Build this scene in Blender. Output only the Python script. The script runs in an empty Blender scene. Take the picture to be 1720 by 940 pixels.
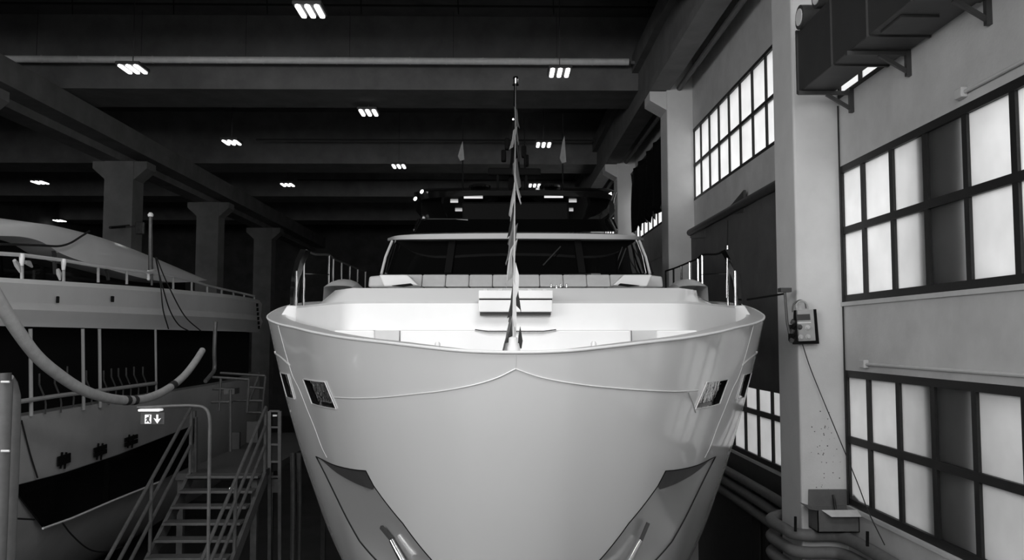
import bpy, bmesh, math, random
from mathutils import Vector, Matrix
from mathutils.bvhtree import BVHTree
from mathutils.geometry import tessellate_polygon
random.seed(7)
sc = bpy.context.scene
COL = sc.collection

# ------------------------------------------------------------------ camera
F = 1440.0                      # focal length in pixels of the 1720x940 frame
PITCH = math.atan(96.5 / F)
YAW = math.atan(21.0 * math.cos(PITCH) / F)
ZC = 5.6                        # eye height over the hangar floor
cd = bpy.data.cameras.new('camera')
cd.sensor_width = 36.0
cd.lens = F / 1720.0 * 36.0
cd.clip_end = 300
cam = bpy.data.objects.new('camera', cd)
COL.objects.link(cam)
cam.location = (0, 0, ZC)
cam.rotation_euler = (math.pi / 2 + PITCH, 0, -YAW)
sc.camera = cam

# ------------------------------------------------------------------ world, view, lights
w = bpy.data.worlds.new('overcast_sky'); sc.world = w
w.use_nodes = True
bg = w.node_tree.nodes['Background']
bg.inputs[0].default_value = (1, 1, 1, 1)
bg.inputs[1].default_value = 1.9
sc.view_settings.view_transform = 'Standard'
sc.view_settings.look = 'None'
sc.view_settings.gamma = 1.0
sc.view_settings.exposure = 0.10
sc.view_settings.use_curve_mapping = False

def area(name, loc, target, sx, sy, power, spread=math.pi):
    l = bpy.data.lights.new(name, 'AREA'); l.shape = 'RECTANGLE'
    l.size = sx; l.size_y = sy; l.energy = power; l.spread = spread
    o = bpy.data.objects.new(name, l); COL.objects.link(o)
    o.location = loc
    o.rotation_euler = (Vector(target) - Vector(loc)).to_track_quat('-Z', 'Y').to_euler()
    return o
# two fill lights added behind the camera, at made-up front wall openings
area('front_fill_light', (-2.0, -6.2, ZC + 4.0), (-.3, 10, ZC + .8), 12.0, 4.4, 350, math.radians(150))
area('left_front_fill_light', (-15.5, -6.2, ZC + 3.8), (-3, 10, ZC + .6), 10.0, 4.6, 760, math.radians(150))
# unseen overhead fill light added to brighten the bow and foredeck
area('bow_fill_light', (2.2, 1.2, ZC + 6.9), (.4, 9.0, ZC + .2), 4, 2, 95, math.radians(85))
# unseen fill light added on the left to lift hull side and second yacht
area('left_bay_fill_light', (-8.0, 4.0, ZC + 6.9), (-5.0, 12.0, ZC), 5, 2, 100, math.radians(95))

# ------------------------------------------------------------------ geometry helpers
fwd = Vector((math.sin(YAW) * math.cos(PITCH), math.cos(YAW) * math.cos(PITCH), math.sin(PITCH)))
rgt = Vector((math.cos(YAW), -math.sin(YAW), 0))
upv = rgt.cross(fwd)
CAM = Vector((0, 0, ZC))
def ray(u, v):
    return fwd * F + rgt * (u - 860.0) + upv * (470.0 - v)
def PY(u, v, Y):
    d = ray(u, v); return CAM + d * (Y / d.y)
def PX(u, v, X):
    d = ray(u, v); return CAM + d * (X / d.x)
def PZ(u, v, H):
    d = ray(u, v); return CAM + d * (H / d.z)
# frame of the big yacht: x abeam, y along its centre line, z up
TH = math.atan2(ray(866, 566).x, ray(866, 566).y)
BROT = Matrix.Rotation(-TH, 4, 'Z')
BINV = BROT.inverted()
def BY(u, v, y):
    d = (BINV @ ray(u, v)); return CAM + d * (y / d.y)

class MB:
    def __init__(s):
        s.v = []; s.f = []
    def add(s, vs, fs):
        o = len(s.v); s.v += [Vector(p) for p in vs]
        s.f += [tuple(i + o for i in f) for f in fs]; return s
    def box(s, a, b):
        x0, x1 = sorted((a[0], b[0])); y0, y1 = sorted((a[1], b[1])); z0, z1 = sorted((a[2], b[2]))
        return s.add([(x0,y0,z0),(x1,y0,z0),(x1,y1,z0),(x0,y1,z0),(x0,y0,z1),(x1,y0,z1),(x1,y1,z1),(x0,y1,z1)],
              [(0,3,2,1),(4,5,6,7),(0,1,5,4),(1,2,6,5),(2,3,7,6),(3,0,4,7)])
    def bar(s, p, q, w, h=None, up=(0,0,1)):
        p = Vector(p); q = Vector(q); h = h or w
        d = (q - p).normalized(); up = Vector(up)
        if abs(d.dot(up)) > .97: up = Vector((0, 1, 0))
        a = d.cross(up).normalized() * w / 2; b = a.cross(d).normalized() * h / 2
        vs = [p-a-b, p+a-b, p+a+b, p-a+b, q-a-b, q+a-b, q+a+b, q-a+b]
        return s.add(vs, [(0,1,2,3),(7,6,5,4),(1,0,4,5),(2,1,5,6),(3,2,6,7),(0,3,7,4)])
    def prism(s, poly, ext):
        n = len(poly); ext = Vector(ext); P = [Vector(p) for p in poly]
        fs = [tuple(range(n-1,-1,-1)), tuple(range(n, 2*n))]
        fs += [(i, (i+1) % n, n+(i+1) % n, n+i) for i in range(n)]
        return s.add(P + [p + ext for p in P], fs)
    def tube(s, path, r, n=8, caps=True):
        P = [Vector(p) for p in path]
        R = r if isinstance(r, (list, tuple)) else [r] * len(P)
        vs = []; prev = None
        for i, p in enumerate(P):
            d = (P[min(i+1, len(P)-1)] - P[max(i-1, 0)]).normalized()
            if prev is None:
                a = d.cross(Vector((0,0,1)))
                if a.length < .05: a = d.cross(Vector((0,1,0)))
            else:
                a = prev - d * prev.dot(d)
            a.normalize(); prev = a; b = d.cross(a)
            for k in range(n):
                t = 2*math.pi*k/n
                vs.append(p + (a*math.cos(t) + b*math.sin(t)) * R[i])
        fs = []
        for i in range(len(P)-1):
            for k in range(n):
                k2 = (k+1) % n
                fs.append((i*n+k, i*n+k2, (i+1)*n+k2, (i+1)*n+k))
        if caps:
            fs.append(tuple(range(n-1,-1,-1))); fs.append(tuple((len(P)-1)*n+k for k in range(n)))
        return s.add(vs, fs)
    def grid(s, rows):
        n = len(rows[0]); vs = [p for r in rows for p in r]
        return s.add(vs, [(i*n+j, i*n+j+1, (i+1)*n+j+1, (i+1)*n+j) for i in range(len(rows)-1) for j in range(n-1)])
    def lathe(s, c, prof, n=16, axis=(0,0,1)):
        ax = Vector(axis).normalized(); a = ax.orthogonal().normalized(); b = ax.cross(a); c = Vector(c)
        rows = [[c + ax*h + (a*math.cos(2*math.pi*k/n) + b*math.sin(2*math.pi*k/n))*r for k in range(n)] for r, h in prof]
        o = len(s.v); s.v += [p for r in rows for p in r]
        for i in range(len(rows)-1):
            for k in range(n):
                k2 = (k+1) % n; s.f.append((o+i*n+k, o+i*n+k2, o+(i+1)*n+k2, o+(i+1)*n+k))
        s.f.append(tuple(o+k for k in range(n-1,-1,-1))); s.f.append(tuple(o+(len(rows)-1)*n+k for k in range(n)))
        return s
    def mirror(s):
        o = len(s.v); s.v += [Vector((-p.x, p.y, p.z)) for p in s.v]
        s.f += [tuple(i + o for i in reversed(f)) for f in list(s.f)]; return s

ORG = {}        # object -> origin of its root in the coordinates the vertices are written in
def link_mesh(name, me, mat, parent=None):
    o = bpy.data.objects.new(name, me); COL.objects.link(o)
    if mat: me.materials.append(mat)
    if parent is not None:
        o.parent = parent; ORG[o] = ORG[parent]
    return o
def build(mb, name, mat, parent=None, smooth=False, sharp=40, bevel=0.0, recalc=True, solid=0.0):
    if parent is not None: org = ORG[parent]
    else:
        xs = [p.x for p in mb.v]; ys = [p.y for p in mb.v]; zs = [p.z for p in mb.v]
        org = Vector(((min(xs)+max(xs))/2, (min(ys)+max(ys))/2, min(zs)))
    me = bpy.data.meshes.new(name)
    me.from_pydata([tuple(p - org) for p in mb.v], [], mb.f)
    if recalc:
        bm = bmesh.new(); bm.from_mesh(me)
        bmesh.ops.recalc_face_normals(bm, faces=bm.faces); bm.to_mesh(me); bm.free()
    me.update()
    o = link_mesh(name, me, mat, parent)
    if parent is None:
        o.location = org; ORG[o] = org
    if smooth:
        for p in me.polygons: p.use_smooth = True
        me.set_sharp_from_angle(angle=math.radians(sharp))
    if solid:
        m = o.modifiers.new('thickness', 'SOLIDIFY'); m.thickness = solid; m.offset = 0
    if bevel:
        m = o.modifiers.new('bevel', 'BEVEL'); m.width = bevel; m.segments = 2; m.limit_method = 'ANGLE'
    return o
def tag(o, label, cat, group=None):
    o['label'] = label; o['category'] = cat
    if group: o['group'] = group
    return o
def thing(name, label, cat, org, group=None):
    o = bpy.data.objects.new(name, None); COL.objects.link(o)
    o.empty_display_size = .2
    o.location = org; ORG[o] = Vector(org)
    return tag(o, label, cat, group)
def struct(o): o['kind'] = 'structure'; return o
def sempty(name, org):
    o = bpy.data.objects.new(name, None); COL.objects.link(o); o.location = org; ORG[o] = Vector(org)
    return struct(o)
def dup(o, loc, parent=None):
    c = o.copy(); COL.objects.link(c); c.location = loc
    if parent is not None: c.parent = parent
    return c
def crom(pts, n, closed=False):
    """chord-length Catmull-Rom through points, n samples per span"""
    P = [Vector(p) for p in pts]; out = []
    for i in range(len(P)-1):
        p1, p2 = P[i], P[i+1]
        p0 = P[i-1] if i else p1*2 - p2
        p3 = P[i+2] if i+2 < len(P) else p2*2 - p1
        t01 = max((p1-p0).length, 1e-6)**.5; t12 = max((p2-p1).length, 1e-6)**.5; t23 = max((p3-p2).length, 1e-6)**.5
        m1 = (p2-p1) + ((p1-p0)/t01 - (p2-p0)/(t01+t12)) * t12
        m2 = (p2-p1) + ((p3-p2)/t23 - (p3-p1)/(t12+t23)) * t12
        for k in range(n):
            t = k/n; t2 = t*t; t3 = t2*t
            out.append(p1*(2*t3-3*t2+1) + m1*(t3-2*t2+t) + p2*(-2*t3+3*t2) + m2*(t3-t2))
    out.append(P[-1]); return out
def lerp_tab(tab, x):
    if x <= tab[0][0]: return tab[0][1]
    for (a, fa), (b, fb) in zip(tab, tab[1:]):
        if x <= b: return fa + (fb-fa)*(x-a)/(b-a)
    return tab[-1][1]
def smooth_tab(tab):
    c = crom([(a, b, 0) for a, b in tab], 12); t2 = [(p.x, p.y) for p in c]
    return lambda x: lerp_tab(t2, x)

# ------------------------------------------------------------------ materials (the photograph is black and white)
def mat(name, g, rough=.5, metal=0., coat=0., var=0., scale=3., bump=0., bscale=40., spec=.5):
    m = bpy.data.materials.new(name); m.use_nodes = True
    nt = m.node_tree; b = nt.nodes['Principled BSDF']
    b.inputs['Base Color'].default_value = (g, g, g, 1)
    b.inputs['Roughness'].default_value = rough; b.inputs['Metallic'].default_value = metal
    b.inputs['Specular IOR Level'].default_value = spec
    if coat:
        b.inputs['Coat Weight'].default_value = coat; b.inputs['Coat Roughness'].default_value = .06
    tc = nt.nodes.new('ShaderNodeTexCoord')
    if var:
        n = nt.nodes.new('ShaderNodeTexNoise'); n.inputs['Scale'].default_value = scale
        n.inputs['Detail'].default_value = 6; n.inputs['Roughness'].default_value = .6
        r = nt.nodes.new('ShaderNodeValToRGB')
        lo = max(g*(1-var), 0); hi = min(g*(1+var), 1)
        r.color_ramp.elements[0].position = .3; r.color_ramp.elements[0].color = (lo, lo, lo, 1)
        r.color_ramp.elements[1].position = .7; r.color_ramp.elements[1].color = (hi, hi, hi, 1)
        nt.links.new(tc.outputs['Object'], n.inputs['Vector'])
        nt.links.new(n.outputs[0], r.inputs[0]); nt.links.new(r.outputs[0], b.inputs['Base Color'])
    if bump:
        n2 = nt.nodes.new('ShaderNodeTexNoise'); n2.inputs['Scale'].default_value = bscale
        n2.inputs['Detail'].default_value = 3
        bp = nt.nodes.new('ShaderNodeBump'); bp.inputs['Strength'].default_value = bump; bp.inputs['Distance'].default_value = .02
        nt.links.new(tc.outputs['Object'], n2.inputs['Vector'])
        nt.links.new(n2.outputs[0], bp.inputs['Height']); nt.links.new(bp.outputs[0], b.inputs['Normal'])
    return m
def emit(name, s, g=1.):
    m = bpy.data.materials.new(name); m.use_nodes = True
    nt = m.node_tree; b = nt.nodes['Principled BSDF']
    b.inputs['Base Color'].default_value = (g, g, g, 1)
    b.inputs['Emission Color'].default_value = (1, 1, 1, 1); b.inputs['Emission Strength'].default_value = s
    return m
def frosted(name, g, clear=.06):
    m = bpy.data.materials.new(name); m.use_nodes = True
    nt = m.node_tree; nt.nodes.clear()
    out = nt.nodes.new('ShaderNodeOutputMaterial')
    t = nt.nodes.new('ShaderNodeBsdfTranslucent'); gl = nt.nodes.new('ShaderNodeBsdfGlossy')
    n = nt.nodes.new('ShaderNodeTexNoise'); n.inputs['Scale'].default_value = 2.2; n.inputs['Detail'].default_value = 5
    tc = nt.nodes.new('ShaderNodeTexCoord'); r = nt.nodes.new('ShaderNodeValToRGB')
    r.color_ramp.elements[0].position = .25; r.color_ramp.elements[0].color = (g*.88, g*.88, g*.88, 1)
    r.color_ramp.elements[1].position = .75; r.color_ramp.elements[1].color = (g, g, g, 1)
    gl.inputs['Roughness'].default_value = .35; gl.inputs['Color'].default_value = (.6, .6, .6, 1)
    mx = nt.nodes.new('ShaderNodeMixShader'); mx.inputs[0].default_value = clear
    nt.links.new(tc.outputs['Object'], n.inputs['Vector']); nt.links.new(n.outputs[0], r.inputs[0])
    nt.links.new(r.outputs[0], t.inputs['Color'])
    nt.links.new(t.outputs[0], mx.inputs[1]); nt.links.new(gl.outputs[0], mx.inputs[2])
    nt.links.new(mx.outputs[0], out.inputs[0])
    return m
GEL = mat('white_gelcoat', .77, .22, coat=.6, var=.015, scale=.6)
DECK = mat('deck_white', .85, .45, var=.02, scale=2)
CAPG = mat('cap_grey', .60, .35, var=.04, scale=4)
CUSH = mat('cushion_grey', .56, .7, var=.06, scale=8, bump=.15, bscale=120)
BLK = mat('black_gloss', .006, .12, coat=.5)
BGLASS = mat('black_glass', .004, .05, spec=.12)
BMAT = mat('black_matte', .007, .7, spec=.12)
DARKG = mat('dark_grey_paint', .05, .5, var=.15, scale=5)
STEEL = mat('polished_steel', .78, .12, metal=1.)
MIRROR = mat('mirror_steel', .62, .15, metal=.4, bump=.05, bscale=1.5)
GALV = mat('galvanised_steel', .095, .5, metal=.35, var=.2, scale=12)
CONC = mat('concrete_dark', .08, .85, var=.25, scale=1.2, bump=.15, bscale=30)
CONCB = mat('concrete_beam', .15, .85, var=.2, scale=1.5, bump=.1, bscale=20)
PLAST = mat('wall_plaster', .56, .8, var=.10, scale=1.6, bump=.12, bscale=25)
PILL = mat('pillar_paint', .66, .7, var=.07, scale=1.4, bump=.1, bscale=30)
FLOOR = mat('floor_concrete', .12, .5, var=.25, scale=.7)
WBLK = mat('window_bar_black', .012, .55, var=.3, scale=20)
PANE = frosted('frosted_pane', .93)
TARP = mat('dark_tarpaulin', .10, .8, var=.15, scale=2, bump=.3, bscale=5)
DUCT = mat('duct_sheet', .05, .5, metal=.2, var=.12, scale=3)
PIPEW = mat('white_pipe', .85, .5, var=.1, scale=5)
RUB = mat('rubber_cable', .012, .6)
HOSEP = mat('pipe_grey', .15, .7, var=.12, scale=10)
HOSE = mat('hose_grey', .52, .75, var=.12, scale=10, bump=.2, bscale=60)
CARD = mat('cardboard', .12, .85, var=.12, scale=9)
CARDL = mat('cardboard_inside', .62, .85, var=.08, scale=9)
B2W = mat('second_gelcoat', .86, .3, coat=.3, var=.05, scale=1)
B2W2 = mat('second_primer', .42, .5, var=.10, scale=1.5)
CLOTHD = mat('flag_dark', .03, .85)
CLOTHL = mat('flag_light', .66, .85, var=.08, scale=10)
CLOTHM = mat('flag_grey', .22, .85, var=.1, scale=10)
LED = emit('lamp_led', 2.5)
LEDS = emit('small_led', 3.0)
SIGNW = emit('sign_lit', .45)
for m_ in (LED, LEDS, SIGNW):
    m_.cycles.emission_sampling = 'NONE'
ROPE = mat('white_rope', .7, .8)
WOOD = mat('board_dark', .03, .8, var=.3, scale=6)
KNOB = mat('knob_light', .55, .4)
PANELG = mat('panel_grey', .38, .5, var=.08, scale=8)

# ================================================================== THE HANGAR
W = 5.0
PIT = 9.4
PYS = [12.41 + PIT*k for k in (-2, -1, 0, 1, 2, 3, 4)]       # front faces of the wall pillars
YB, YF = -6.5, 62.0
XL = -27.0
Hz = lambda h: ZC + h
m = MB().box((XL, YB, -.2), (W + .3, YF, 0)); struct(build(m, 'floor', FLOOR))
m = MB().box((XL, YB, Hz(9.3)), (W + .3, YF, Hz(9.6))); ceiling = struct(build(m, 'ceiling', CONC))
m = MB().box((XL - .3, YB, 0), (XL, YF, Hz(9.6))); struct(build(m, 'wall_left', CONC))
m = MB().box((XL - .3, YF, 0), (W + .3, YF + .3, Hz(9.6))); struct(build(m, 'wall_back', CONC))
m = MB().box((XL, YB - .3, 0), (W + .3, YB, Hz(1.6))).box((XL, YB - .3, Hz(6.7)), (W + .3, YB, Hz(9.6)))
for xa, xb_ in ((XL, -20.6), (-10.4, -8.2), (4.2, W + .3)): m.box((xa, YB - .3, Hz(1.6)), (xb_, YB, Hz(6.7)))  # openings made up to suit the added front fill lights
struct(build(m, 'wall_front', CONC))
# right wall: plaster bands between the rows of glazing
bands = [(-ZC, -2.39), (-.47, .51), (2.50, 3.50), (5.37, 9.6)]
m = MB()
for a, b in bands: m.box((W, YB, Hz(a)), (W + .25, YF, Hz(b)))
wall_r = struct(build(m, 'wall_right', PLAST))
# window sills proud of the plaster
m = MB()
for h in (-2.39, .51):
    m.box((W - .035, YB, Hz(h) - .06), (W + .02, YF, Hz(h)))
build(m, 'window_sill', PLAST, wall_r, bevel=.006)
# pillars
def pillar(y):
    m = MB().box((4.33, y, 0), (W + .1, y + .9, Hz(8.3)))
    o = build(m, 'pillar', PILL, wall_r, bevel=.03)
    c = MB().prism([(4.4, y + .05, Hz(5.85)), (3.9, y + .05, Hz(6.14)), (3.9, y + .05, Hz(6.38)), (4.4, y + .05, Hz(6.38))], (0, .8, 0))
    build(c, 'corbel', PILL, o)
for y in PYS[1:6]: pillar(y)
# crane girder along the right wall
m = MB().box((3.9, YB, Hz(6.4)), (4.42, YF, Hz(6.62))).box((4.05, YB, Hz(6.62)), (4.3, YF, Hz(7.7))).box((3.86, YB, Hz(7.7)), (4.9, YF, Hz(8.2)))
build(m, 'crane_girder', CONCB, wall_r)
m = MB().tube([(4.66, YB + .2, Hz(6.45)), (4.66, YF - .2, Hz(6.45))], .07)
build(m, 'wall_pipe', CONCB, wall_r, smooth=True)

# glazing
def glazing(n, y0, y1, h0, h1, mids, pitch=.872, th=.10, hb=.10, mat_pane=PANE):
    """one strip of industrial glazing between two pillars"""
    root = sempty('window_%d' % n, (W + .06, (y0 + y1)/2, Hz(h0)))
    ys = [y0]; k = 1
    yy = y1 - .74
    cuts = []
    while yy > y0 + .25: cuts.append(yy); yy -= pitch
    edges = [y1] + cuts + [y0]
    zs = [Hz(h0)] + [Hz(h) for h in mids] + [Hz(h1)]
    for z in (zs[0] + hb/2, zs[-1] - hb/2):
        build(MB().box((W + .0, y0, z - hb/2), (W + .09, y1, z + hb/2)), 'frame_rail', WBLK, root)
    for z in zs[1:-1]:
        build(MB().box((W + .005, y0, z - hb/2), (W + .085, y1, z + hb/2)), 'transom', WBLK, root)
    for y in edges:
        build(MB().box((W + .01, y - th/2, zs[0]), (W + .08, y + th/2, zs[-1])), 'mullion', WBLK, root)
    for i in range(len(edges) - 1):
        for a, b in zip(zs, zs[1:]):
            build(MB().box((W + .045, edges[i+1] + .02, a + .02), (W + .052, edges[i] - .02, b - .02)), 'pane', mat_pane, root)
    return root
nwin = 0
for k, (ya, yb) in enumerate(((PYS[1] + .9, PYS[2]), (PYS[2] + .9, PYS[3]), (PYS[3] + .9, PYS[4]), (PYS[4] + .9, PYS[5]), (PYS[0] + .9, PYS[1]))):
    nwin += 1; glazing(nwin, ya, yb, -2.39, -.47, [-1.46])
    if k in (0, 4):
        nwin += 1; glazing(nwin, ya, yb, .51, 2.50, [1.55])
    nwin += 1; glazing(nwin, ya, yb, 3.50, 5.37, [4.42], th=.07, hb=.07)
# blind part of the wall where no glazing shows (behind the tarpaulins and the first bays)
m = MB()
m.box((W + .02, PYS[2] + .9, Hz(.51)), (W + .2, YF, Hz(2.5)))
m.box((W + .02, YB, Hz(-2.4)), (W + .2, PYS[0] + .95, Hz(2.5))).box((W + .02, YB, Hz(3.5)), (W + .2, PYS[0] + .95, Hz(5.4)))
m.box((W + .02, PYS[5], Hz(-2.4)), (W + .2, YF, Hz(-.4))).box((W + .02, PYS[5], Hz(3.5)), (W + .2, YF, Hz(5.4)))
build(m, 'infill_panel', PLAST, wall_r)
# concrete pier standing just outside the glazing: it darkens one column of panes
m = MB().box((W + .14, 9.12, Hz(-2.38)), (W + .6, 10.2, Hz(3.4)))
build(m, 'outside_pier', CONC, wall_r)
# yard outside
m = MB().box((W + .3, YB - 10, -.2), (W + 40, YF, 0)); struct(build(m, 'yard_floor', FLOOR))

# unseen wall added outside to take part of the sky from the lower panes
m = MB().box((W + 4.6, YB - 10, 0), (W + 4.9, YF, Hz(.7))); struct(build(m, 'wall_sky_block', PLAST))
# dark painted dado under the windows beyond the pillar
build(MB().box((W - .012, PYS[2] + .9, 0), (W + .01, YF, Hz(-2.46))), 'dado', DARKG, wall_r)

# dark tarpaulin shutters in the second and third bays
m = MB()
nx = 60
def curtain(ya, yb, za, zb, amp=.03, waves=14, x=W - .09):
    rows = []
    for i in range(7):
        z = za + (zb - za)*i/6
        rows.append([Vector((x + amp*math.sin(j*waves/nx*math.pi*2 + i*.2), ya + (yb - ya)*j/nx, z)) for j in range(nx + 1)])
    return MB().grid(rows)
t = thing('roller_tarpaulin', 'dark grey tarpaulin shutter hung on wall between the two nearest pillars', 'tarpaulin', (W - .1, 17.5, Hz(-.98)))
build(curtain(PYS[2] + .92, PYS[3] - .02, Hz(-.98), Hz(2.62), .008, 5), 'sheet', TARP, t, smooth=True, solid=.012)
build(MB().tube([(W - .12, PYS[2] + .92, Hz(2.68)), (W - .12, PYS[3] - .02, Hz(2.68))], .085, 12), 'roller', DARKG, t, smooth=True)
for u, v in ((1236, 345), (1170, 388)):
    p = PX(u, v, W - .06)
    q0 = PX(u - 20, v + 18 if u > 1200 else v + 12, W - .06); q1 = PX(u + 17, v - 26 if u > 1200 else v - 18, W - .06); q2 = PX(u + 17, v + 11, W - .06)
    build(MB().prism([q0, q1, q2], (-.05, 0, 0)), 'wedge_bracket', DARKG, t)
t = thing('hanging_tarpaulin', 'black ragged tarpaulin hanging over the far high window', 'tarpaulin', (W - .25, 26.5, Hz(3.8)))
rows = []
for i in range(9):
    row = []
    for j in range(41):
        y = 22.9 + 7.9*j/40
        zb = 3.78 + .10*math.sin(j*1.7) + .06*math.sin(j*4.1)
        z = zb + (5.9 - zb)*i/8
        row.append(Vector((W - .22 - .10*math.sin(j*.9 + i*.25) - .04*math.sin(j*2.3), y, Hz(z))))
    rows.append(row)
build(MB().grid(rows), 'sheet', BMAT, t, smooth=True, solid=.01)
build(MB().tube([(W - .2, 22.9, Hz(5.92)), (W - .2, 30.8, Hz(5.92))], .04), 'curtain_pole', DARKG, t, smooth=True)

# ------------------------------------------------------------------ roof: deep cross beams
def xbeam(y, hb, ht, wid):
    m = MB().prism([(XL, y, Hz(hb)), (XL, y - .25, Hz(ht)), (XL, y + wid + .25, Hz(ht)), (XL, y + wid, Hz(hb))], (W - XL, 0, 0))
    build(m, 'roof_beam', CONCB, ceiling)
for y in (6.2, 15.4, 24.6, 35.3, 43.6, 52.6): xbeam(y, 7.2, 9.35, 2.0)
# left girder and its row of columns
m = MB().box((-13.8, YB, Hz(6.45)), (-12.6, YF, Hz(7.15)))
m.box((-14.0, YB, Hz(6.2)), (-13.3, YF, Hz(6.45)))
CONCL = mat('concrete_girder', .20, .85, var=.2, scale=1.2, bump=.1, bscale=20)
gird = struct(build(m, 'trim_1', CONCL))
for y in (11.9, 21.2, 30.5, 39.7, 48.9):
    c = MB().box((-13.9, y - .45, 0), (-12.9, y + .45, Hz(6.2)))
    o = build(c, 'column', CONCL, gird)
    k = MB().prism([(-14.35, y - .4, Hz(6.2)), (-14.35, y - .4, Hz(5.95)), (-13.9, y - .4, Hz(5.55)), (-12.9, y - .4, Hz(5.55)), (-12.45, y - .4, Hz(5.95)), (-12.45, y - .4, Hz(6.2))], (0, .8, 0))
    build(k, 'capital', CONCL, o)
# pale duct along the nearest cross beam
t = thing('ceiling_duct', 'long pale duct running across under the roof beam', 'duct', (-5, 24.0, Hz(7.7)))
a = PY(8, 99, 24.0); b = PY(1056, 104, 24.0)
build(MB().tube([a, b], .10, 12), 'pipe', PIPEW, t, smooth=True)
n = 17
for i in range(1, n):
    p = a.lerp(b, i/n); d = (b - a).normalized()
    build(MB().tube([p - d*.015, p + d*.015], .108, 12), 'joint_ring', PIPEW, t, smooth=True)
for i in range(6):
    p = a.lerp(b, (i + .3)/6)
    build(MB().bar(p, p + Vector((0, 0, 1.5)), .015), 'hanger', DARKG, t)
build(MB().bar(b + Vector((.05, 0, -.02)), b + Vector((.7, 0, -.06)), .08), 'end_stub', CONCB, t)
# cable tray with hangers at the top of the picture
t = thing('cable_line', 'thin black cable run with droppers near the roof', 'cable', (-5, 22.8, Hz(8.4)))
a = PY(-20, 5, 22.8); b = PY(1150, 13, 22.8)
build(MB().bar(a, b, .05), 'cable', RUB, t)
for u in (120, 290, 447, 605, 768, 928, 1088):
    p = PY(u, 3, 22.8)
    build(MB().bar(p + Vector((0, 0, .5)), PY(u + 2, 24, 22.8), .025), 'dropper', RUB, t)
for i, (v0, v1, Y) in enumerate(((234, 236, 34.0), (302, 303, 42.6))):
    o = build(MB().bar(PY(430 if i == 0 else 500, v0, Y), PY(1010, v1, Y), .06), 'cable_line', RUB)
    tag(o, ('thin black cable strung under the second far beam', 'thin black cable strung under the farthest beam')[i], 'cable')
# lamps: three LED strips in a housing
strip = None
lamps = [(521, 20, 'ceiling lamp with three slanted strips at top of the roof'),
         (223, 117, 'three strip ceiling lamp under the pale duct, left of centre'),
         (940, 123, 'three strip ceiling lamp under the pale duct, right of mast'),
         (619, 190, 'three strip ceiling lamp in the black gap behind first beam'),
         (389, 240, 'three strip ceiling lamp just right of the left girder'),
         (913, 244, 'three strip ceiling lamp between mast and right antenna'),
         (670, 280, 'three strip ceiling lamp above the left end of hardtop'),
         (483, 311, 'small far ceiling lamp near end of the left girder'),
         (67, 307, 'ceiling lamp in the left bay beside the first column'),
         (100, 371, 'ceiling lamp just above the cabin roof of left yacht'),
         (898, 312, 'far ceiling lamp seen over the hardtop right of mast')]
hous = None
for u, v, lab in lamps:
    p = PZ(u, v, 6.95)
    t = thing('ceiling_lamp', lab, 'lamp', p, 'hangar ceiling lamps')
    if hous is None:
        hous = build(MB().box(p + Vector((-.31, -.36, .03)), p + Vector((.31, .36, .12))), 'housing', DARKG, t, bevel=.02)
        strips = [build(MB().prism([p + Vector((x + .056*math.cos(a), (.30 if math.sin(a) > 0 else -.30) + .05*math.sin(a), -.01)) for a in [2*math.pi*(k+.5)/12 for k in range(12)]], (0, 0, .045)), 'led_strip', LED, t) for x in (-.2, 0, .2)]
        rod = build(MB().bar(p + Vector((0, 0, .12)), p + Vector((0, 0, 2.3)), .02), 'rod', DARKG, t)
    else:
        for o in [hous, rod] + strips: dup(o, o.location, t)

# ================================================================== THE YACHT
yc = Vector((0, 14, 0))
yacht = bpy.data.objects.new('motor_yacht', None); COL.objects.link(yacht)
yacht.location = BROT @ yc; yacht.rotation_euler = (0, 0, -TH); ORG[yacht] = yc
tag(yacht, 'large white motor yacht seen bow on in the middle of the hangar', 'yacht')
Y0 = 6.2
rim_half = [(0, 0), (.36, .06), (.654, .23), (1.0, .54), (1.425, 1.1), (1.92, 2.0), (2.364, 3.0), (2.89, 4.2), (3.355, 5.4), (3.50, 5.95), (3.56, 6.8), (3.62, 9.0), (3.64, 18)]
full = [(-b, q, 0) for b, q in reversed(rim_half[1:])] + [(b, q, 0) for b, q in rim_half]
plan = crom(full, 10)
Hr = smooth_tab([(0, -.107), (.23, -.074), (.54, -.041), (1.1, -.006), (2.0, .048), (3.0, .105), (4.2, .17), (5.4, .258), (6.0, .33), (6.8, .447), (9, .62), (18, .95)])
kD = smooth_tab([(0, 1), (.6, .968), (1.4, .922), (2.3, .86), (3.3, .775), (4.2, .62), (4.8, .40), (5.2, .15)])
rD = smooth_tab([(0, 0), (.6, .20), (1.4, .56), (2.3, 1.08), (3.3, 1.85), (4.2, 2.7), (5.2, 4.0)])
def hull_pt(pl, D, off=0.):
    q = max(pl.y, 0)
    return Vector((pl.x*kD(D), Y0 + pl.y + rD(D)*max(0, 1 - q/14), Hz(Hr(q) - D) + off))
Ds = [0, .04] + [.1*i for i in range(1, 53)]
hm = MB().grid([[hull_pt(pl, D) for pl in plan] for D in Ds])
bm = bmesh.new()
bv = [bm.verts.new(p) for p in hm.v]
for f in hm.f: bm.faces.new([bv[i] for i in f])
bmesh.ops.recalc_face_normals(bm, faces=bm.faces)
bm.normal_update()
bm.faces.ensure_lookup_table()
probe = min(bm.faces, key=lambda f: (f.calc_center_median() - Vector((0, 6.3, Hz(-.8)))).length)
if probe.normal.y > 0: bmesh.ops.reverse_faces(bm, faces=bm.faces)
HB = BVHTree.FromBMesh(bm)
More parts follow.
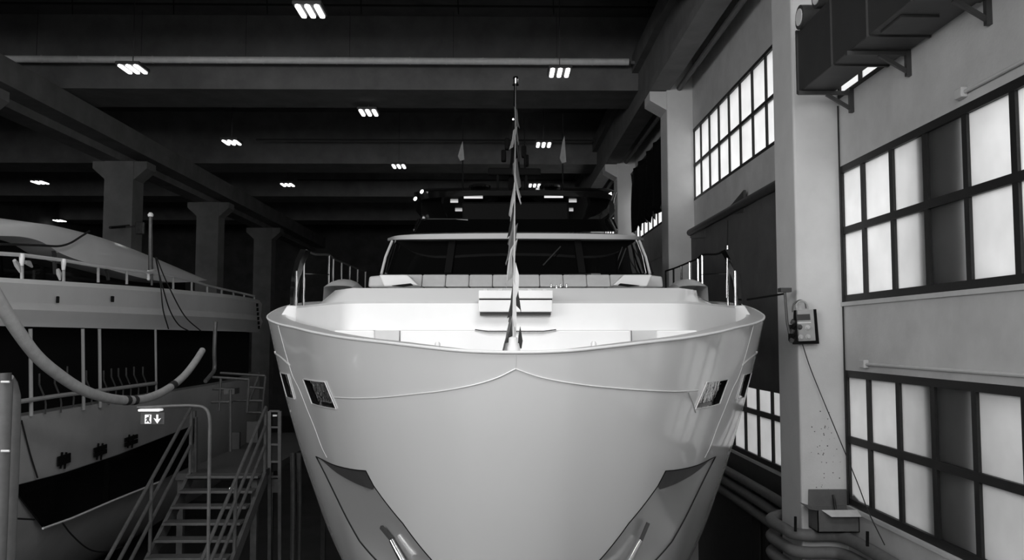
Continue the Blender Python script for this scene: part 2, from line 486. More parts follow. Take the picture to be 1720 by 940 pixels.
def on_hull(u, v, off=0.):
    d = (BINV @ ray(u, v)).normalized()
    loc, nor, i, dist = HB.ray_cast(CAM, d)
    k_ = 0
    while loc is None and k_ < 60:
        k_ += 1; u += 1 if u < 866 else -1
        d = (BINV @ ray(u, v)).normalized(); loc, nor, i, dist = HB.ray_cast(CAM, d)
    if k_: print('HULL MISS', u, v, k_)
    if loc is None: return None, None
    if nor.dot(d) > 0: nor = -nor
    return loc + nor*off, nor
def mirror_pt(p): return Vector((-p.x, p.y, p.z))
def cut_poly(px, side):
    """cut a polygon (given on the port side) out of the hull; return corner loop, normal"""
    pts = []; n = Vector()
    for u, v in px:
        p, nn = on_hull(u, v); pts.append(p); n += nn
    n.normalize()
    if side > 0:
        pts = [mirror_pt(p) for p in pts]; n = Vector((-n.x, n.y, n.z))
    c = sum(pts, Vector())/len(pts); R = max((p - c).length for p in pts) + .25
    for i in range(len(pts)):
        a, b = pts[i], pts[(i+1) % len(pts)]
        pn = (b - a).cross(n).normalized()
        fs = [f for f in bm.faces if (f.calc_center_median() - c).length < R]
        es = {e for f in fs for e in f.edges}; vs = {q for f in fs for q in f.verts}
        bmesh.ops.bisect_plane(bm, geom=list(fs) + list(es) + list(vs), plane_co=a, plane_no=pn, dist=1e-5)
    # 2-D test
    ex = n.orthogonal().normalized(); ey = n.cross(ex)
    P2 = [((p - c).dot(ex), (p - c).dot(ey)) for p in pts]
    def inside(q):
        x, y = (q - c).dot(ex), (q - c).dot(ey); r = False
        for i in range(len(P2)):
            (x1, y1), (x2, y2) = P2[i], P2[(i+1) % len(P2)]
            if (y1 > y) != (y2 > y) and x < (x2-x1)*(y-y1)/(y2-y1) + x1: r = not r
        return r
    kill = [f for f in bm.faces if (f.calc_center_median() - c).length < R and f.normal.dot(n) > .2 and inside(f.calc_center_median())]
    bmesh.ops.delete(bm, geom=kill, context='FACES')
    loop = []
    for i in range(len(pts)):
        a, b = pts[i], pts[(i+1) % len(pts)]
        for k in range(10):
            p = a.lerp(b, k/10)
            loc, nor, ii, dd = HB.ray_cast(p + n*.5, -n)
            loop.append(loc if loc is not None and (loc - p).length < .4 else p)
    return loop, pts, n, c
WIN1 = [(510, 636), (547, 641), (566, 686), (525, 677)]
WIN2 = [(471.5, 625), (484.5, 628.5), (495.5, 669.5), (482.5, 665.5)]
POCK = [(531, 766), (615, 790), (628, 815), (677, 878), (726, 940), (768, 992), (700, 1012), (632, 940), (604, 908), (567, 838)]
cuts = []
for poly, kind in ((WIN1, 'window'), (WIN2, 'window'), (POCK, 'pocket')):
    for side in (-1, 1): cuts.append((kind, poly) + cut_poly(poly, side) + (side,))
hme = bpy.data.meshes.new('hull')
for v_ in bm.verts: v_.co -= yc
bm.to_mesh(hme); bm.free()
for p in hme.polygons: p.use_smooth = True
hull = link_mesh('hull', hme, GEL, yacht)
GLASSH = mat('hull_window_glass', .75, .04, metal=1., bump=1., bscale=7)
def tess(loop):
    return [tuple(t_) for t_ in tessellate_polygon([loop])]
def flatten(loop, n, c, depth):
    dmin = min((p - c).dot(n) for p in loop)
    return [p - n*((p - c).dot(n) - dmin + depth) for p in loop]
for kind, poly, loop, pts, n, c, side in cuts:
    N = len(loop)
    if kind == 'window':
        fl = flatten(loop, n, c, .035)
        fr = build(MB().add(loop + fl, [(i, (i+1) % N, N + (i+1) % N, N + i) for i in range(N)]), 'window_frame', BLK, hull)
        inn = [p.lerp(sum(fl, Vector())/N, .13) for p in fl]
        m = MB().add([p + n*.004 for p in fl] + [p + n*.004 for p in inn], [(i, (i+1) % N, N + (i+1) % N, N + i) for i in range(N)])
        build(m, 'window_border', BLK, hull)
        build(MB().add(fl, tess(fl)), 'window_pane', GLASSH, hull)
        edge = [p + n*.008 for p in loop]
        build(MB().tube(edge + [edge[0]], .0055, 6, False), 'window_trim', GEL, hull, smooth=True)
    else:
        def wgt(i):
            return i/10 if i <= 10 else max(0, (20 - i)/10)
        fl = [p - n*(.008 + .05*wgt(i)) + Vector((0, 0, -.19*wgt(i))) for i, p in enumerate(loop)]
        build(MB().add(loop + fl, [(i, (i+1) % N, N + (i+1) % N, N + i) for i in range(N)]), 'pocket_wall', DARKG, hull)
        inner = fl[10:51]; outer = [fl[i % N] for i in range(100, 59, -1)]
        build(MB().grid([[a_.lerp(b_, t_/8) for t_ in range(9)] for a_, b_ in zip(inner, outer)]), 'pocket_plate', MIRROR, hull, smooth=True, sharp=80)
        edge = [p + n*.004 for p in loop]
        build(MB().tube(edge + [edge[0]], .005, 6, False), 'pocket_trim', BMAT, hull, smooth=True)
        # the stowed anchor: shank, swivel and two flukes against the plate
        base = sum(fl, Vector())/N
        a0 = fl[32].lerp(fl[74], .35); a1 = fl[46].lerp(fl[66], .45)
        ax = (a1 - a0).normalized(); sx_ = ax.cross(n).normalized()
        anc = build(MB().tube([a0 + n*.03, a0.lerp(a1, .5) + n*.05, a1 + n*.05], [.022, .03, .045], 10), 'anchor_shank', STEEL, hull, smooth=True)
        for s2 in (-1, 1):
            w0 = a0.lerp(a1, .55); 
            build(MB().prism([w0 + sx_*s2*.04 + n*.02, w0 + ax*.12 + sx_*s2*.16 + n*.02, a1 + sx_*s2*.22 + n*.02, a1 + sx_*s2*.05 + n*.02], n*.03), 'anchor_fluke', STEEL, anc)
        build(MB().bar(a0 + n*.03 - sx_*.02, a0 - ax*.16 + n*.02 + sx_*.05, .03), 'anchor_swivel', DARKG, anc)
# knuckle moulding lines
def on_path(px, off, n=6):
    c2 = crom([(u, v, 0) for u, v in px], n); out = []
    for p in c2:
        a, nn = on_hull(p.x, p.y, off)
        if a is not None: out.append(a)
    return out
for px in ([(866, 619), (835, 634), (800, 645), (750, 655), (700, 661), (640, 667), (600, 668.5), (562, 667)],
           [(866, 619), (900, 631), (935, 639), (980, 646), (1040, 652), (1100, 656), (1140, 657), (1172, 655)]):
    build(MB().tube(on_path(px, .003), .0055, 6), 'knuckle_moulding', GEL, hull, smooth=True)
build(MB().tube(on_path([(866, 596), (866.5, 606), (866, 619)], .001), .004, 6), 'stem_moulding', GEL, hull, smooth=True)
build(MB().tube(on_path([(1156, 658), (1163, 675), (1168, 692)], .002), .007, 6), 'knuckle_moulding', GEL, hull, smooth=True)
# side facets: raised crease lines and the ledge behind them
cl = [(467, 546), (474, 572), (483, 604), (492, 632), (502, 652), (515, 685), (528, 717), (541, 752), (549, 768)]
ol = [(458, 590), (472, 600), (486, 612)]
for px, r_ in ((cl, .0035), (ol, .014)):
    path = on_path(px, .0)
    build(MB().tube(path, r_, 6), 'hull_crease', GEL, hull, smooth=True)
    build(MB().tube([mirror_pt(p) for p in path], r_, 6), 'hull_crease', GEL, hull, smooth=True)
# rim: rounded nosing, cap and inner bulwark
rim = [hull_pt(pl, 0) for pl in plan]
build(MB().tube([p + Vector((0, 0, .0)) for p in rim], .013, 10), 'rim_nosing', DECK, hull, smooth=True)
def inset(d, dz):
    out = []
    for i, p in enumerate(rim):
        t_ = (rim[min(i+1, len(rim)-1)] - rim[max(i-1, 0)]); t_.z = 0; t_.normalize()
        nn = Vector((-t_.y, t_.x, 0))
        if nn.y < 0 and abs(p.x) < 2: nn = -nn
        if nn.x*p.x > 0 and abs(p.x) >= 2: nn = -nn
        q = p + nn*d + Vector((0, 0, dz))
        if p.x*q.x < 0: q.x = 0
        out.append(q)
    return out
i1 = inset(.03, .004); i2 = inset(.24, .0); i3 = inset(.26, -.42)
for p in i2:
    p.z += .025*min(max((p.y - 8.5)/3.5, 0), 1)
build(MB().grid([rim, i1, i2]), 'cap_rail', CAPG, hull, smooth=True, sharp=60)
build(MB().grid([i2, i3]), 'inner_bulwark', DECK, hull, smooth=True)
# foredeck
def xhalf(y):
    best = 0
    for p in i3:
        if p.y <= y: best = max(best, abs(p.x))
    return best
yd = [6.55 + .25*i for i in range(16)]
m = MB().grid([[Vector((-xhalf(y), y, Hz(-.30))) for y in yd], [Vector((xhalf(y), y, Hz(-.30))) for y in yd]])
build(m, 'foredeck', DECK, yacht)

def bbox(u0, u1, v0, v1, y, depth, name, mt, parent=None, bevel=.02, hb=None):
    """a box whose front face spans the pixels u0..u1, v0..v1 at distance y"""
    a = BY(u0, v1, y); b = BY(u1, v0, y)
    if hb is not None: a.z = Hz(hb)
    return build(MB().box((a.x, y, a.z), (b.x, y + depth, b.z)), name, mt, parent or yacht, bevel=bevel)
# lower tier of the deck house front
bbox(672, 1060, 554, 590, 9.45, .9, 'front_locker', DECK, hb=-.3)
for u0, u1 in ((560, 629), (1103, 1172)): bbox(u0, u1, 554, 590, 9.7, .6, 'side_locker', DECK, hb=-.3)
for u0, u1 in ((629, 670.5), (1061.5, 1103)): bbox(u0, u1, 554.5, 590, 9.72, .5, 'locker_door', CAPG, hb=-.3, bevel=.004)
# main forward bulkhead with rounded corners and swept wings
prof = []
top = Hz(.432)
c0 = [Vector((0, 10.2, 0)), Vector((-1.75, 10.22, 0)), Vector((-2.02, 10.3, 0)), Vector((-2.2, 10.5, 0)), Vector((-2.62, 11.15, 0)), Vector((-3.06, 11.95, 0))]
half = crom(c0, 8)
line = [mirror_pt(p) for p in reversed(half)][:-1] + half
m = MB().grid([[Vector((p.x, p.y, z)) for p in line] for z in (Hz(-.32), Hz(.405))])
bulk = build(m, 'forward_bulkhead', DECK, yacht, smooth=True, sharp=60)
m = MB().grid([[Vector((p.x, p.y, Hz(.405))) for p in line], [Vector((p.x, p.y + .02, top)) for p in line], [Vector((p.x*.9, p.y + 1.2, top + .01)) for p in line]])
build(m, 'bulkhead_top', CAPG, bulk, smooth=True, sharp=30)
# bright forward ends of the side bulwarks, running aft
for s in (-1, 1):
    p = [BY(471.5, 529, 12.0), BY(482, 512.5, 12.0), BY(505, 514, 12.0), BY(503.5, 546, 12.0), BY(481, 540, 12.0)]
    if s > 0: p = [mirror_pt(q_) for q_ in p]
    m = MB().prism(p, (-.25*-s*0, 9.5, .35))
    build(m, 'side_bulwark', DECK, yacht, bevel=.02)
# sloping coach roof front
yb_, yt_ = 10.65, 10.92
zb_, zt_ = BY(866, 508, yb_).z, BY(866, 483.5, yt_).z
def ring(dxs, y, z): return [Vector((dx_*y/F, y, z)) for dx_ in dxs]
bx_ = BY(518, 508, yb_).x; tx_ = BY(551, 483, yt_).x
b0 = [Vector((bx_, yb_ + .55, zb_)), Vector((bx_ + .28, yb_ + .1, zb_)), Vector((bx_ + .6, yb_, zb_)), Vector((-.55, yb_, zb_)), Vector((.55, yb_, zb_)), Vector((-bx_ - .6, yb_, zb_)), Vector((-bx_ - .28, yb_ + .1, zb_)), Vector((-bx_, yb_ + .55, zb_))]
t0 = [Vector((tx_ - .02, yt_ + .6, zt_ - .05)), Vector((tx_ + .06, yt_ + .15, zt_ - .02)), Vector((tx_ + .3, yt_, zt_)), Vector((-.55, yt_, zt_)), Vector((.55, yt_, zt_)), Vector((-tx_ - .3, yt_, zt_)), Vector((-tx_ - .06, yt_ + .15, zt_ - .02)), Vector((-tx_ + .02, yt_ + .6, zt_ - .05))]
low = [Vector((p.x, p.y, Hz(.30))) for p in b0]
bk = [Vector((p.x*1.27, 16.5, zt_ + .02)) for p in t0]
m = MB().grid([low, b0, t0, bk])
# sides aft
m.grid([[b0[0], Vector((b0[0].x*1.25, 16.5, zb_))], [t0[0], bk[0]]]).grid([[b0[-1], Vector((b0[-1].x*1.25, 16.5, zb_))], [t0[-1], bk[-1]]])
build(m, 'coach_roof', GEL, yacht, smooth=True, sharp=35)
# seat hatch let into the bulkhead
hatch = bbox(803.5, 929, 487, 501, 10.0, 2.2, 'hatch_step', DECK, bevel=.012)
bbox(805, 927.5, 501, 503.5, 10.06, .3, 'hatch_gap', BMAT, hatch, bevel=0)
bbox(803.5, 928, 503.5, 523.5, 10.0, .4, 'hatch_lid', DECK, hatch, bevel=.012)
bbox(806, 925, 524, 529.5, 10.1, .2, 'hatch_shadow', DARKG, hatch, bevel=0)  # dark strip puts the shadow below the lid into colour
for u in (815, 840, 890, 915): bbox(u - 4, u + 4, 484.5, 488, 10.1, .3, 'hatch_hinge', CAPG, hatch, bevel=.004)
m = MB().tube([BY(798, 554, 9.44), BY(820, 557, 9.42), BY(912, 557, 9.42), BY(934, 554, 9.44)], .012, 6)
build(m, 'grab_rail', STEEL, yacht, smooth=True)
# sofa backs in front of the windscreen
yS = 13.9
nseg = 10
us = [668 + (1066 - 668)*i/nseg for i in range(nseg + 1)]
for i in range(nseg):
    a = BY(us[i] + .4, 481, yS); b = BY(us[i+1] - .4, 459.5, yS)
    build(MB().prism([(a.x, yS, a.z), (b.x, yS, a.z), (b.x, yS + .18, b.z), (a.x, yS + .18, b.z)], (0, .35, 0)), 'sofa_back', CUSH, yacht, bevel=.02)
for u in (816, 841, 890, 914):
    a = BY(u - 6, 488, 12.3)
    build(MB().box((a.x, 12.5, zt_ - .02), (a.x + .10, 13.6, zt_ + .035)), 'seat_strap', CUSH, yacht, bevel=.01)
for s in (-1, 1):
    k = 1 if s < 0 else -1
    pl = [BY(636, 461, 13.6), BY(684, 461, 13.6), BY(703, 479, 13.6), BY(645, 481, 13.6)]
    if s > 0: pl = [mirror_pt(p) for p in pl]
    build(MB().prism(pl, (0, .9, 0)), 'corner_locker', DECK, yacht, bevel=.025)
    pl = [BY(620, 464, 14.2), BY(640, 462, 14.2), BY(650, 482, 14.2), BY(618, 482, 14.2)]
    if s > 0: pl = [mirror_pt(p) for p in pl]
    build(MB().prism(pl, (0, .9, 0)), 'side_fairing', CAPG, yacht, bevel=.03)
    pl = [BY(657, 479.5, 13.5), BY(672, 477.5, 13.5), BY(690, 475.5, 13.5), BY(693, 478.5, 13.5), BY(676, 481, 13.5)]
    if s > 0: pl = [mirror_pt(p) for p in pl]
    build(MB().prism(pl, (0, .12, 0)), 'deck_cleat', BMAT, yacht, bevel=.008)
    # rounded covers outboard
    rows = []
    cc = BY(574, 483, 14.2)
    for i in range(9):
        th_ = math.pi*i/8
        row = []
        for j in range(9):
            f_ = j/8
            hgt = .19*math.sin(math.pi*min(max(f_, .02), .98))**.5
            row.append(Vector(((cc.x + .25*math.cos(th_))*(-s), 13.9 + 1.2*f_, cc.z - .03 + hgt*max(math.sin(th_), 0)**.7 - (.35 if i in (0, 8) else 0))))
        rows.append(row)
    build(MB().grid(rows), 'side_cover', CAPG, yacht, smooth=True)
# small bright deck fittings by the hatch
for u, v in ((926, 477), (935, 479), (942, 477), (952, 477)):
    p = BY(u, v, 13.2); build(MB().lathe(p, [(.012, -.05), (.016, 0), (.008, .012)], 8), 'deck_fitting', STEEL, yacht, smooth=True)

# wheelhouse: raked black windscreen, white brow
def sym(ptsL): return ptsL + [mirror_pt(p) for p in reversed(ptsL)]
wb = [BY(634, 459, 15.6), BY(652, 459, 14.9), BY(760, 459, 14.5), BY(866, 459, 14.4)]
wt = [BY(655, 403, 16.1), BY(668, 401.5, 15.45), BY(764, 401, 15.05), BY(866, 401, 14.95)]
def symrow(L): return L + [mirror_pt(p) for p in reversed(L[:-1])]
rb = symrow(wb); rt = symrow(wt)
ws = build(MB().grid([crom(rb, 4), crom(rt, 4)]), 'windscreen', BGLASS, yacht, smooth=True)
# wheelhouse sides
for s in (-1, 1):
    a, b = wb[0], wt[0]
    q_ = [a, b, Vector((b.x, 24, b.z)), Vector((a.x, 24, a.z))]
    if s > 0: q_ = [mirror_pt(p) for p in q_]
    build(MB().add(q_, [(0, 1, 2, 3)]), 'side_window', BGLASS, yacht)
    a2 = BY(648, 459, 14.85); b2 = BY(664, 404, 15.35)
    for d_, r_ in ((0, .018), (.09, .025)):
        p0 = a2 - Vector((d_, -.1*d_*10, 0)); p1 = b2 - Vector((d_*.8, -.1*d_*10, 0))
        if s > 0: p0, p1 = mirror_pt(p0), mirror_pt(p1)
        build(MB().tube([p0, p0.lerp(p1, .5) + Vector((s*.02, -.02, 0)), p1], r_, 8), 'screen_pillar', GEL if d_ else STEEL, yacht, smooth=True)
# mullions of the screen, hardly seen
for u0, u1 in ((752, 760), (978, 970)):
    build(MB().bar(BY(u0, 458, 14.45), BY(u1, 402, 15.0), .12, .01), 'screen_mullion', BMAT, yacht)
# wipers
for p, q_ in (((912, 446), (941, 415)), ((1030, 455), (1044, 416)), ((1036, 455), (1050, 418))):
    a = BY(p[0], p[1], 14.55 if p[0] < 1000 else 14.85); b = BY(q_[0], q_[1], 14.9 if p[0] < 1000 else 15.25)
    off = Vector((0, -.12, 0))
    build(MB().bar(a + off, b + off, .015), 'wiper', DARKG, yacht)
# brow / roof of the wheelhouse
def brow_row(vs, ys):
    us_ = (651, 672, 720, 866)
    return symrow([BY(u, v, y) for u, v, y in zip(us_, vs, ys)])
r1 = brow_row((404, 402, 401.5, 400.5), (16.2, 15.2, 14.85, 14.7))
r2 = brow_row((400, 395, 393, 391.5), (16.15, 15.15, 14.8, 14.65))
r3 = [Vector((p.x*.97, p.y + .9, p.z + .13)) for p in r2]
r4 = [Vector((p.x*.95, 25, r3[3].z)) for p in r2]
m = MB().grid([crom([Vector((p.x, p.y + .5, p.z)) for p in r1], 4), crom(r1, 4), crom(r2, 4), crom(r3, 4), crom(r4, 4)])
build(m, 'wheelhouse_brow', GEL, yacht, smooth=True, sharp=50)
# flybridge windscreen: black with a bright steel top edge
fb = symrow([BY(694, 389, 18.0), BY(700, 389, 17.6), BY(780, 389, 17.3), BY(866, 389, 17.2)])
ft = symrow([BY(703, 368, 18.4), BY(708, 368, 18.0), BY(782, 368, 17.7), BY(866, 368, 17.6)])
build(MB().grid([crom(fb, 3), crom(ft, 3)]), 'flybridge_screen', BGLASS, yacht, smooth=True)
build(MB().tube([BY(702, 368, 18.3), BY(708, 367.6, 17.98), BY(786, 367.6, 17.68)], .014, 6), 'screen_rail', STEEL, yacht, smooth=True)
for s in (-1, 1):
    a, b = BY(696, 386, 17.9), BY(703, 369, 18.25)
    if s > 0: a, b = mirror_pt(a), mirror_pt(b)
    build(MB().bar(a, b, .045), 'screen_end', STEEL, yacht)
# flybridge console and side coamings
bbox(776, 956, 338, 390, 19.2, 1.2, 'fly_console', BMAT, bevel=.05)
for s in (-1, 1):
    u0, u1 = (700, 742) if s < 0 else (990, 1030)
    pl = [BY(708, 369, 18.6), BY(752, 369, 18.6), BY(738, 329, 19.6), BY(706, 329, 19.6)]
    if s > 0: pl = [mirror_pt(p) for p in pl]
    build(MB().prism(pl, (0, .6, 0)), 'hardtop_leg', BLK, yacht, bevel=.02)
    a, b = BY(815, 342, 19.4), BY(838, 326, 19.0)
    if s > 0: a, b = mirror_pt(a), mirror_pt(b)
    build(MB().bar(a, b, .16, .1), 'hardtop_strut', BMAT, yacht)
# hardtop
def ht_row(us_, vs, ys): return symrow([BY(u, v, y) for u, v, y in zip(us_, vs, ys)])
h1 = ht_row((699, 712, 780, 866), (331, 329, 328, 328), (21.0, 19.2, 18.8, 18.7))
for p in h1: p.z = h1[3].z
h2 = ht_row((696, 706, 780, 866), (325, 322, 320, 319.5), (21.0, 19.15, 18.75, 18.65))
h3 = ht_row((704, 716, 780, 866), (320, 316.5, 315, 315), (21.2, 19.6, 19.3, 19.2))
h0 = [Vector((p.x, 24.5, h1[3].z)) for p in h1]; h4 = [Vector((p.x, 24.5, h3[3].z)) for p in h3]
ht = build(MB().grid([crom(h0, 4), crom(h1, 4), crom(h2, 4), crom(h3, 4), crom(h4, 4)]), 'hardtop', BLK, yacht, smooth=True, sharp=60)
for u, v, hw in ((795, 332.5, 16), (763, 339.5, 6.5), (771, 354, 6.5), (930, 331.5, 16), (962, 339, 6.5), (957, 354, 6)):
    zz = h1[3].z - .03
    d = (BINV @ ray(u, v)); P_ = CAM + d*((zz - ZC)/d.z); y = P_.y
    build(MB().box((P_.x - hw*y/F, y - .015, P_.z - .008), (P_.x + hw*y/F, y + .015, P_.z + .03)), 'led_strip', SIGNW, ht)
# glazed aft panel under the hardtop
bbox(742, 990, 337, 369, 22.6, .03, 'fly_rear_screen', CUSH, bevel=0)
# navigation lights at the hardtop corners
for u, v in ((709, 321), (698, 333)):
    p = BY(u, v, 19.0); build(MB().lathe(p, [(.03, -.05), (.035, 0), (.015, .04)], 10, (.4, -.6, .4)), 'marker_light', LEDS, yacht, smooth=True)
p = BY(1022, 325, 18.95)
build(MB().prism([p, BY(1027, 322, 18.95), BY(1028, 328, 18.95)], (0, .05, 0)), 'marker_light', STEEL, yacht)
# domes
for u in (806, 924):
    c_ = BY(u, 316, 19.6)
    build(MB().lathe(c_, [(.26, 0), (.25, .05), (.18, .085), (.06, .10)], 20), 'radome', BLK, yacht, smooth=True)
# mast with scanner bar
mast = build(MB().prism([BY(853, 318, 20.2), BY(877, 318, 20.2), BY(872, 262, 20.6), BY(869, 205, 20.8), BY(861, 205, 20.8), BY(858, 262, 20.6)], (0, .25, 0)), 'mast', BMAT, yacht)
build(MB().tube([BY(865, 206, 20.85), BY(865.5, 142, 20.85)], [.045, .03], 8), 'mast_pole', BMAT, mast, smooth=True)
c_ = BY(866, 143, 20.85)
build(MB().lathe(c_, [(.085, 0), (.085, .02), (.06, .03), (.06, .15), (.075, .16), (.06, .21), (.02, .22)], 14), 'masthead_light', STEEL, mast, smooth=True)
a, b = BY(820, 288, 20.1), BY(908, 289, 20.1)
build(MB().bar(a, b, .14, .17), 'radar_scanner', BMAT, mast, bevel=.03)
for u in (836, 884): build(MB().bar(BY(u, 294, 20.1), BY(u, 318, 20.1), .05), 'scanner_strut', BMAT, mast)
p = BY(862, 200, 20.7); build(MB().lathe(p, [(.02, -.02), (.025, 0), (.01, .02)], 8), 'mast_lamp', LEDS, mast, smooth=True)
c_ = c_ + Vector((0, -.07, .04))
build(MB().box(c_ - Vector((.012, .01, 0)), c_ + Vector((.012, .01, .11))), 'light_glint', LEDS, mast)  # glowing slit added as the bright highlight on the steel masthead light
for u, v in ((846, 262), (880, 255), (852, 242), (884, 270)):
    p = BY(u, v, 20.5); build(MB().box(p - Vector((.06, .1, .14)), p + Vector((.06, .1, .14))), 'mast_speaker', BMAT, mast, bevel=.03)
# antennas
for u, vt in ((777, 195), (945, 190)):
    build(MB().tube([BY(u + .5, 316, 19.8), BY(u, vt, 19.8)], [.018, .008], 6), 'antenna', BMAT, yacht, smooth=True)
build(MB().tube([BY(882, 316, 20.3), BY(881, 196, 20.3)], [.02, .01], 6), 'antenna', BMAT, yacht, smooth=True)

# rails on the side decks
for s in (-1, 1):
    M_ = (lambda p: p) if s < 0 else mirror_pt
    posts = [(498, 455, 513, 12.7), (511, 420, 513, 13.2), (553, 428, 483, 15.0), (560, 434, 483, 15.4), (574, 440, 478, 16.2), (588, 446, 478, 17.0), (601, 451, 478, 17.8), (614, 455, 478, 18.7)]
    tops = []
    for u, v0, v1, y in posts:
        a, b = BY(u, v1, y), BY(u, v0, y)
        b.x = a.x = BY(u, v0, y).x
        if y > 14: a.z = Hz(.62)
        build(MB().tube([M_(a), M_(b)], .022 if y < 16 else .02, 8), 'rail_post', STEEL, yacht, smooth=True)
        if y > 13: tops.append(b)
    rl = [tops[0] + Vector((.02, .05, 0)), BY(530, 427, 14.2)] + tops[1:]
    build(MB().tube([M_(p) for p in crom(rl, 3)], .018, 8), 'hand_rail', BMAT if s > 0 else DARKG, yacht, smooth=True)
    build(MB().tube([M_(BY(511, 459, 13.2)), M_(BY(535, 460, 14.2)), M_(BY(553, 461, 15.0))], .011, 6), 'mid_rail', STEEL, yacht, smooth=True)
    # dark curved wing screens outboard
    P_ = [(505, 418), (496, 436), (490, 462), (487, 490), (487, 513)]
    out = [BY(u, v, 12.9) for u, v in P_]; inn = [BY(u + 11 - i*1.0, v + 2, 12.9) for i, (u, v) in enumerate(P_)]
    rows = [[M_(p) for p in out], [M_(p + Vector((0, -.06, 0))) for p in inn], [M_(p + Vector((.0, .22, .0))) for p in inn], [M_(p + Vector((-.0, .22, .0))) for p in out], [M_(p) for p in out]]
    build(MB().grid(rows), 'wing_screen', BLK, yacht, smooth=True, sharp=50)
    build(MB().box(M_(BY(486, 519, 12.85)), M_(BY(500, 512, 13.3))), 'wing_foot', STEEL, yacht, bevel=.01)
a, b = BY(1222, 412, 13.0), BY(1222.5, 370, 13.0)
build(MB().tube([BY(1221, 500, 13.0), a], .016, 8), 'light_staff', STEEL, yacht, smooth=True)
build(MB().tube([a, b], .006, 6), 'light_staff', BMAT, yacht, smooth=True)
# bow staff socket and rim lamps
c_ = BY(862, 590, 6.28)
build(MB().lathe(c_ + Vector((0, .06, -.03)), [(.045, 0), (.045, .06), (.036, .08), (.032, .13), (.012, .14)], 14), 'bow_staff_socket', DECK, yacht, smooth=True)
c_ = BY(867, 590, 6.28)
build(MB().lathe(c_ + Vector((0, .09, -.03)), [(.03, 0), (.03, .05), (.02, .09)], 14), 'bow_roller', DECK, yacht, smooth=True)
for u, v in ((735, 577), (997, 576)):
    p = BY(u, v, 6.62 + .12)
    build(MB().lathe(p, [(.02, -.05), (.022, 0), (.012, .014)], 12), 'rim_lamp', GEL, yacht, smooth=True)

# ------------------------------------------------------------------ dressing line with signal flags
L0 = BROT @ BY(862.5, 570, 6.36); L1 = BROT @ BY(866, 140, 20.8)
t = thing('signal_flag_line', 'string of signal flags rising from bow to masthead', 'flags', L0)
lp = [L0.lerp(L1, i/30) + Vector((0, 0, -.28*math.sin(math.pi*i/30))) for i in range(31)]
build(MB().tube(lp, .008, 6), 'line', ROPE, t, smooth=True)
def at_line(s):
    i = min(int(s*30), 29); return lp[i].lerp(lp[i+1], s*30 - i)
mats = [CLOTHL, CLOTHD, CLOTHM]
ss = [.012, .045, .085, .125, .17, .215, .26, .31, .365, .42, .48, .54, .60, .66, .72, .79, .86]
for i, s in enumerate(ss):
    p0 = at_line(s); p1 = at_line(min(s + .030, 1))
    yaw = random.uniform(-.16, .16)
    lean = random.choice((-1, 1))*random.uniform(.03, .09)
    hgt = random.uniform(.34, .50)
    rows = []
    for a_ in range(6):
        f = a_/5; row = []
        for b_ in range(7):
            g = b_/6
            p = p0.lerp(p1, g) + Vector((0, 0, -hgt*f))
            p.x += lean*f + yaw*(g - .5)*.5 + .018*math.sin(g*7 + f*4 + i)*f
            row.append(p)
        rows.append(row)
    if i == 0: pass
    build(MB().grid(rows), 'flag', mats[(i*2 + i//3) % 3], t, smooth=True, solid=.003)
# two near flags hang furled and wedge shaped on the lowest metre of the line
def wedge(px, y, mt):
    P = [BROT @ BY(u, v, y) for u, v in px]
    build(MB().prism(P, (0, .10, .0)), 'flag', mt, t)
wedge([(861, 488), (862, 500), (860, 529), (852, 534), (857, 512)], 6.9, CLOTHD)
wedge([(860, 536), (860, 574), (848, 576), (856, 556)], 6.6, CLOTHD)
wedge([(874, 548), (878, 572), (876, 585), (870, 585), (871, 565)], 6.55, CLOTHD)
wedge([(862, 470), (866, 480), (868, 540), (866, 570), (862, 566), (861, 520)], 6.62, CLOTHL)
wedge([(866, 440), (872, 462), (871, 486), (867, 500), (865, 470)], 7.3, CLOTHL)
# burgees on the antennas
for u, v0, v1, w_, lab in ((775, 237, 270, 11, 'small pale burgee hanging on the antenna left of mast'), (946, 228, 274, 11, 'small pale burgee hanging on the antenna right of mast')):
    P = [BY(u + 2, v0, 19.75), BY(u + 5, v1 - 2, 19.75), BY(u - 2, v1, 19.75), BY(u - 6, v1 - 8, 19.75), BY(u - 1, v0 + 8, 19.75)]
    o = build(MB().prism([BROT @ p for p in P], (.01, .06, 0)), 'burgee', CLOTHM)
    tag(o, lab, 'flag')
# cradle under the keel
t = thing('boat_cradle', 'dark steel cradle under the big yacht keel', 'cradle', (0, 14, 0))
for y in (11.5, 16, 20.5):
    build(MB().box((-1.6, y - .15, 0), (1.6, y + .15, .3)), 'cradle_beam', DARKG, t)
    for x in (-1.0, 1.0): build(MB().bar((x*1.3, y, .3), (x*1.3, y, .6), .18), 'cradle_post', DARKG, t)

# ================================================================== THE SECOND YACHT (left)
XB = -6.5
y2 = thing('moored_yacht', 'grey white yacht seen side on at the left', 'yacht', (-9.6, 16, .6))
rimH = smooth_tab([(5, .55), (11.2, .78), (15.9, .93), (20, 1.02), (24, 1.08), (30, 1.2)])
def xb(y, h=0):
    base = XB + .10*min(max(h, -1), 1)
    if y > 20: base -= .020*(y - 20)**2
    return base
ys2 = [7 + .5*i for i in range(41)]
up = []
for k, f in ((0, .0), (1, .35), (2, .5), (3, .9), (4, 1.0)):
    row = []
    for y in ys2:
        h = .15 + (rimH(y) - .15)*f
        ins = (.12, .0, .06, .03, .10)[k]
        row.append(Vector((xb(y) - ins + .06, y, Hz(h))))
    up.append(row)
row = [p + Vector((-.35, 0, .02)) for p in up[-1]]; up.append(row)
build(MB().grid(up), 'topsides', B2W, y2, smooth=True, sharp=25)
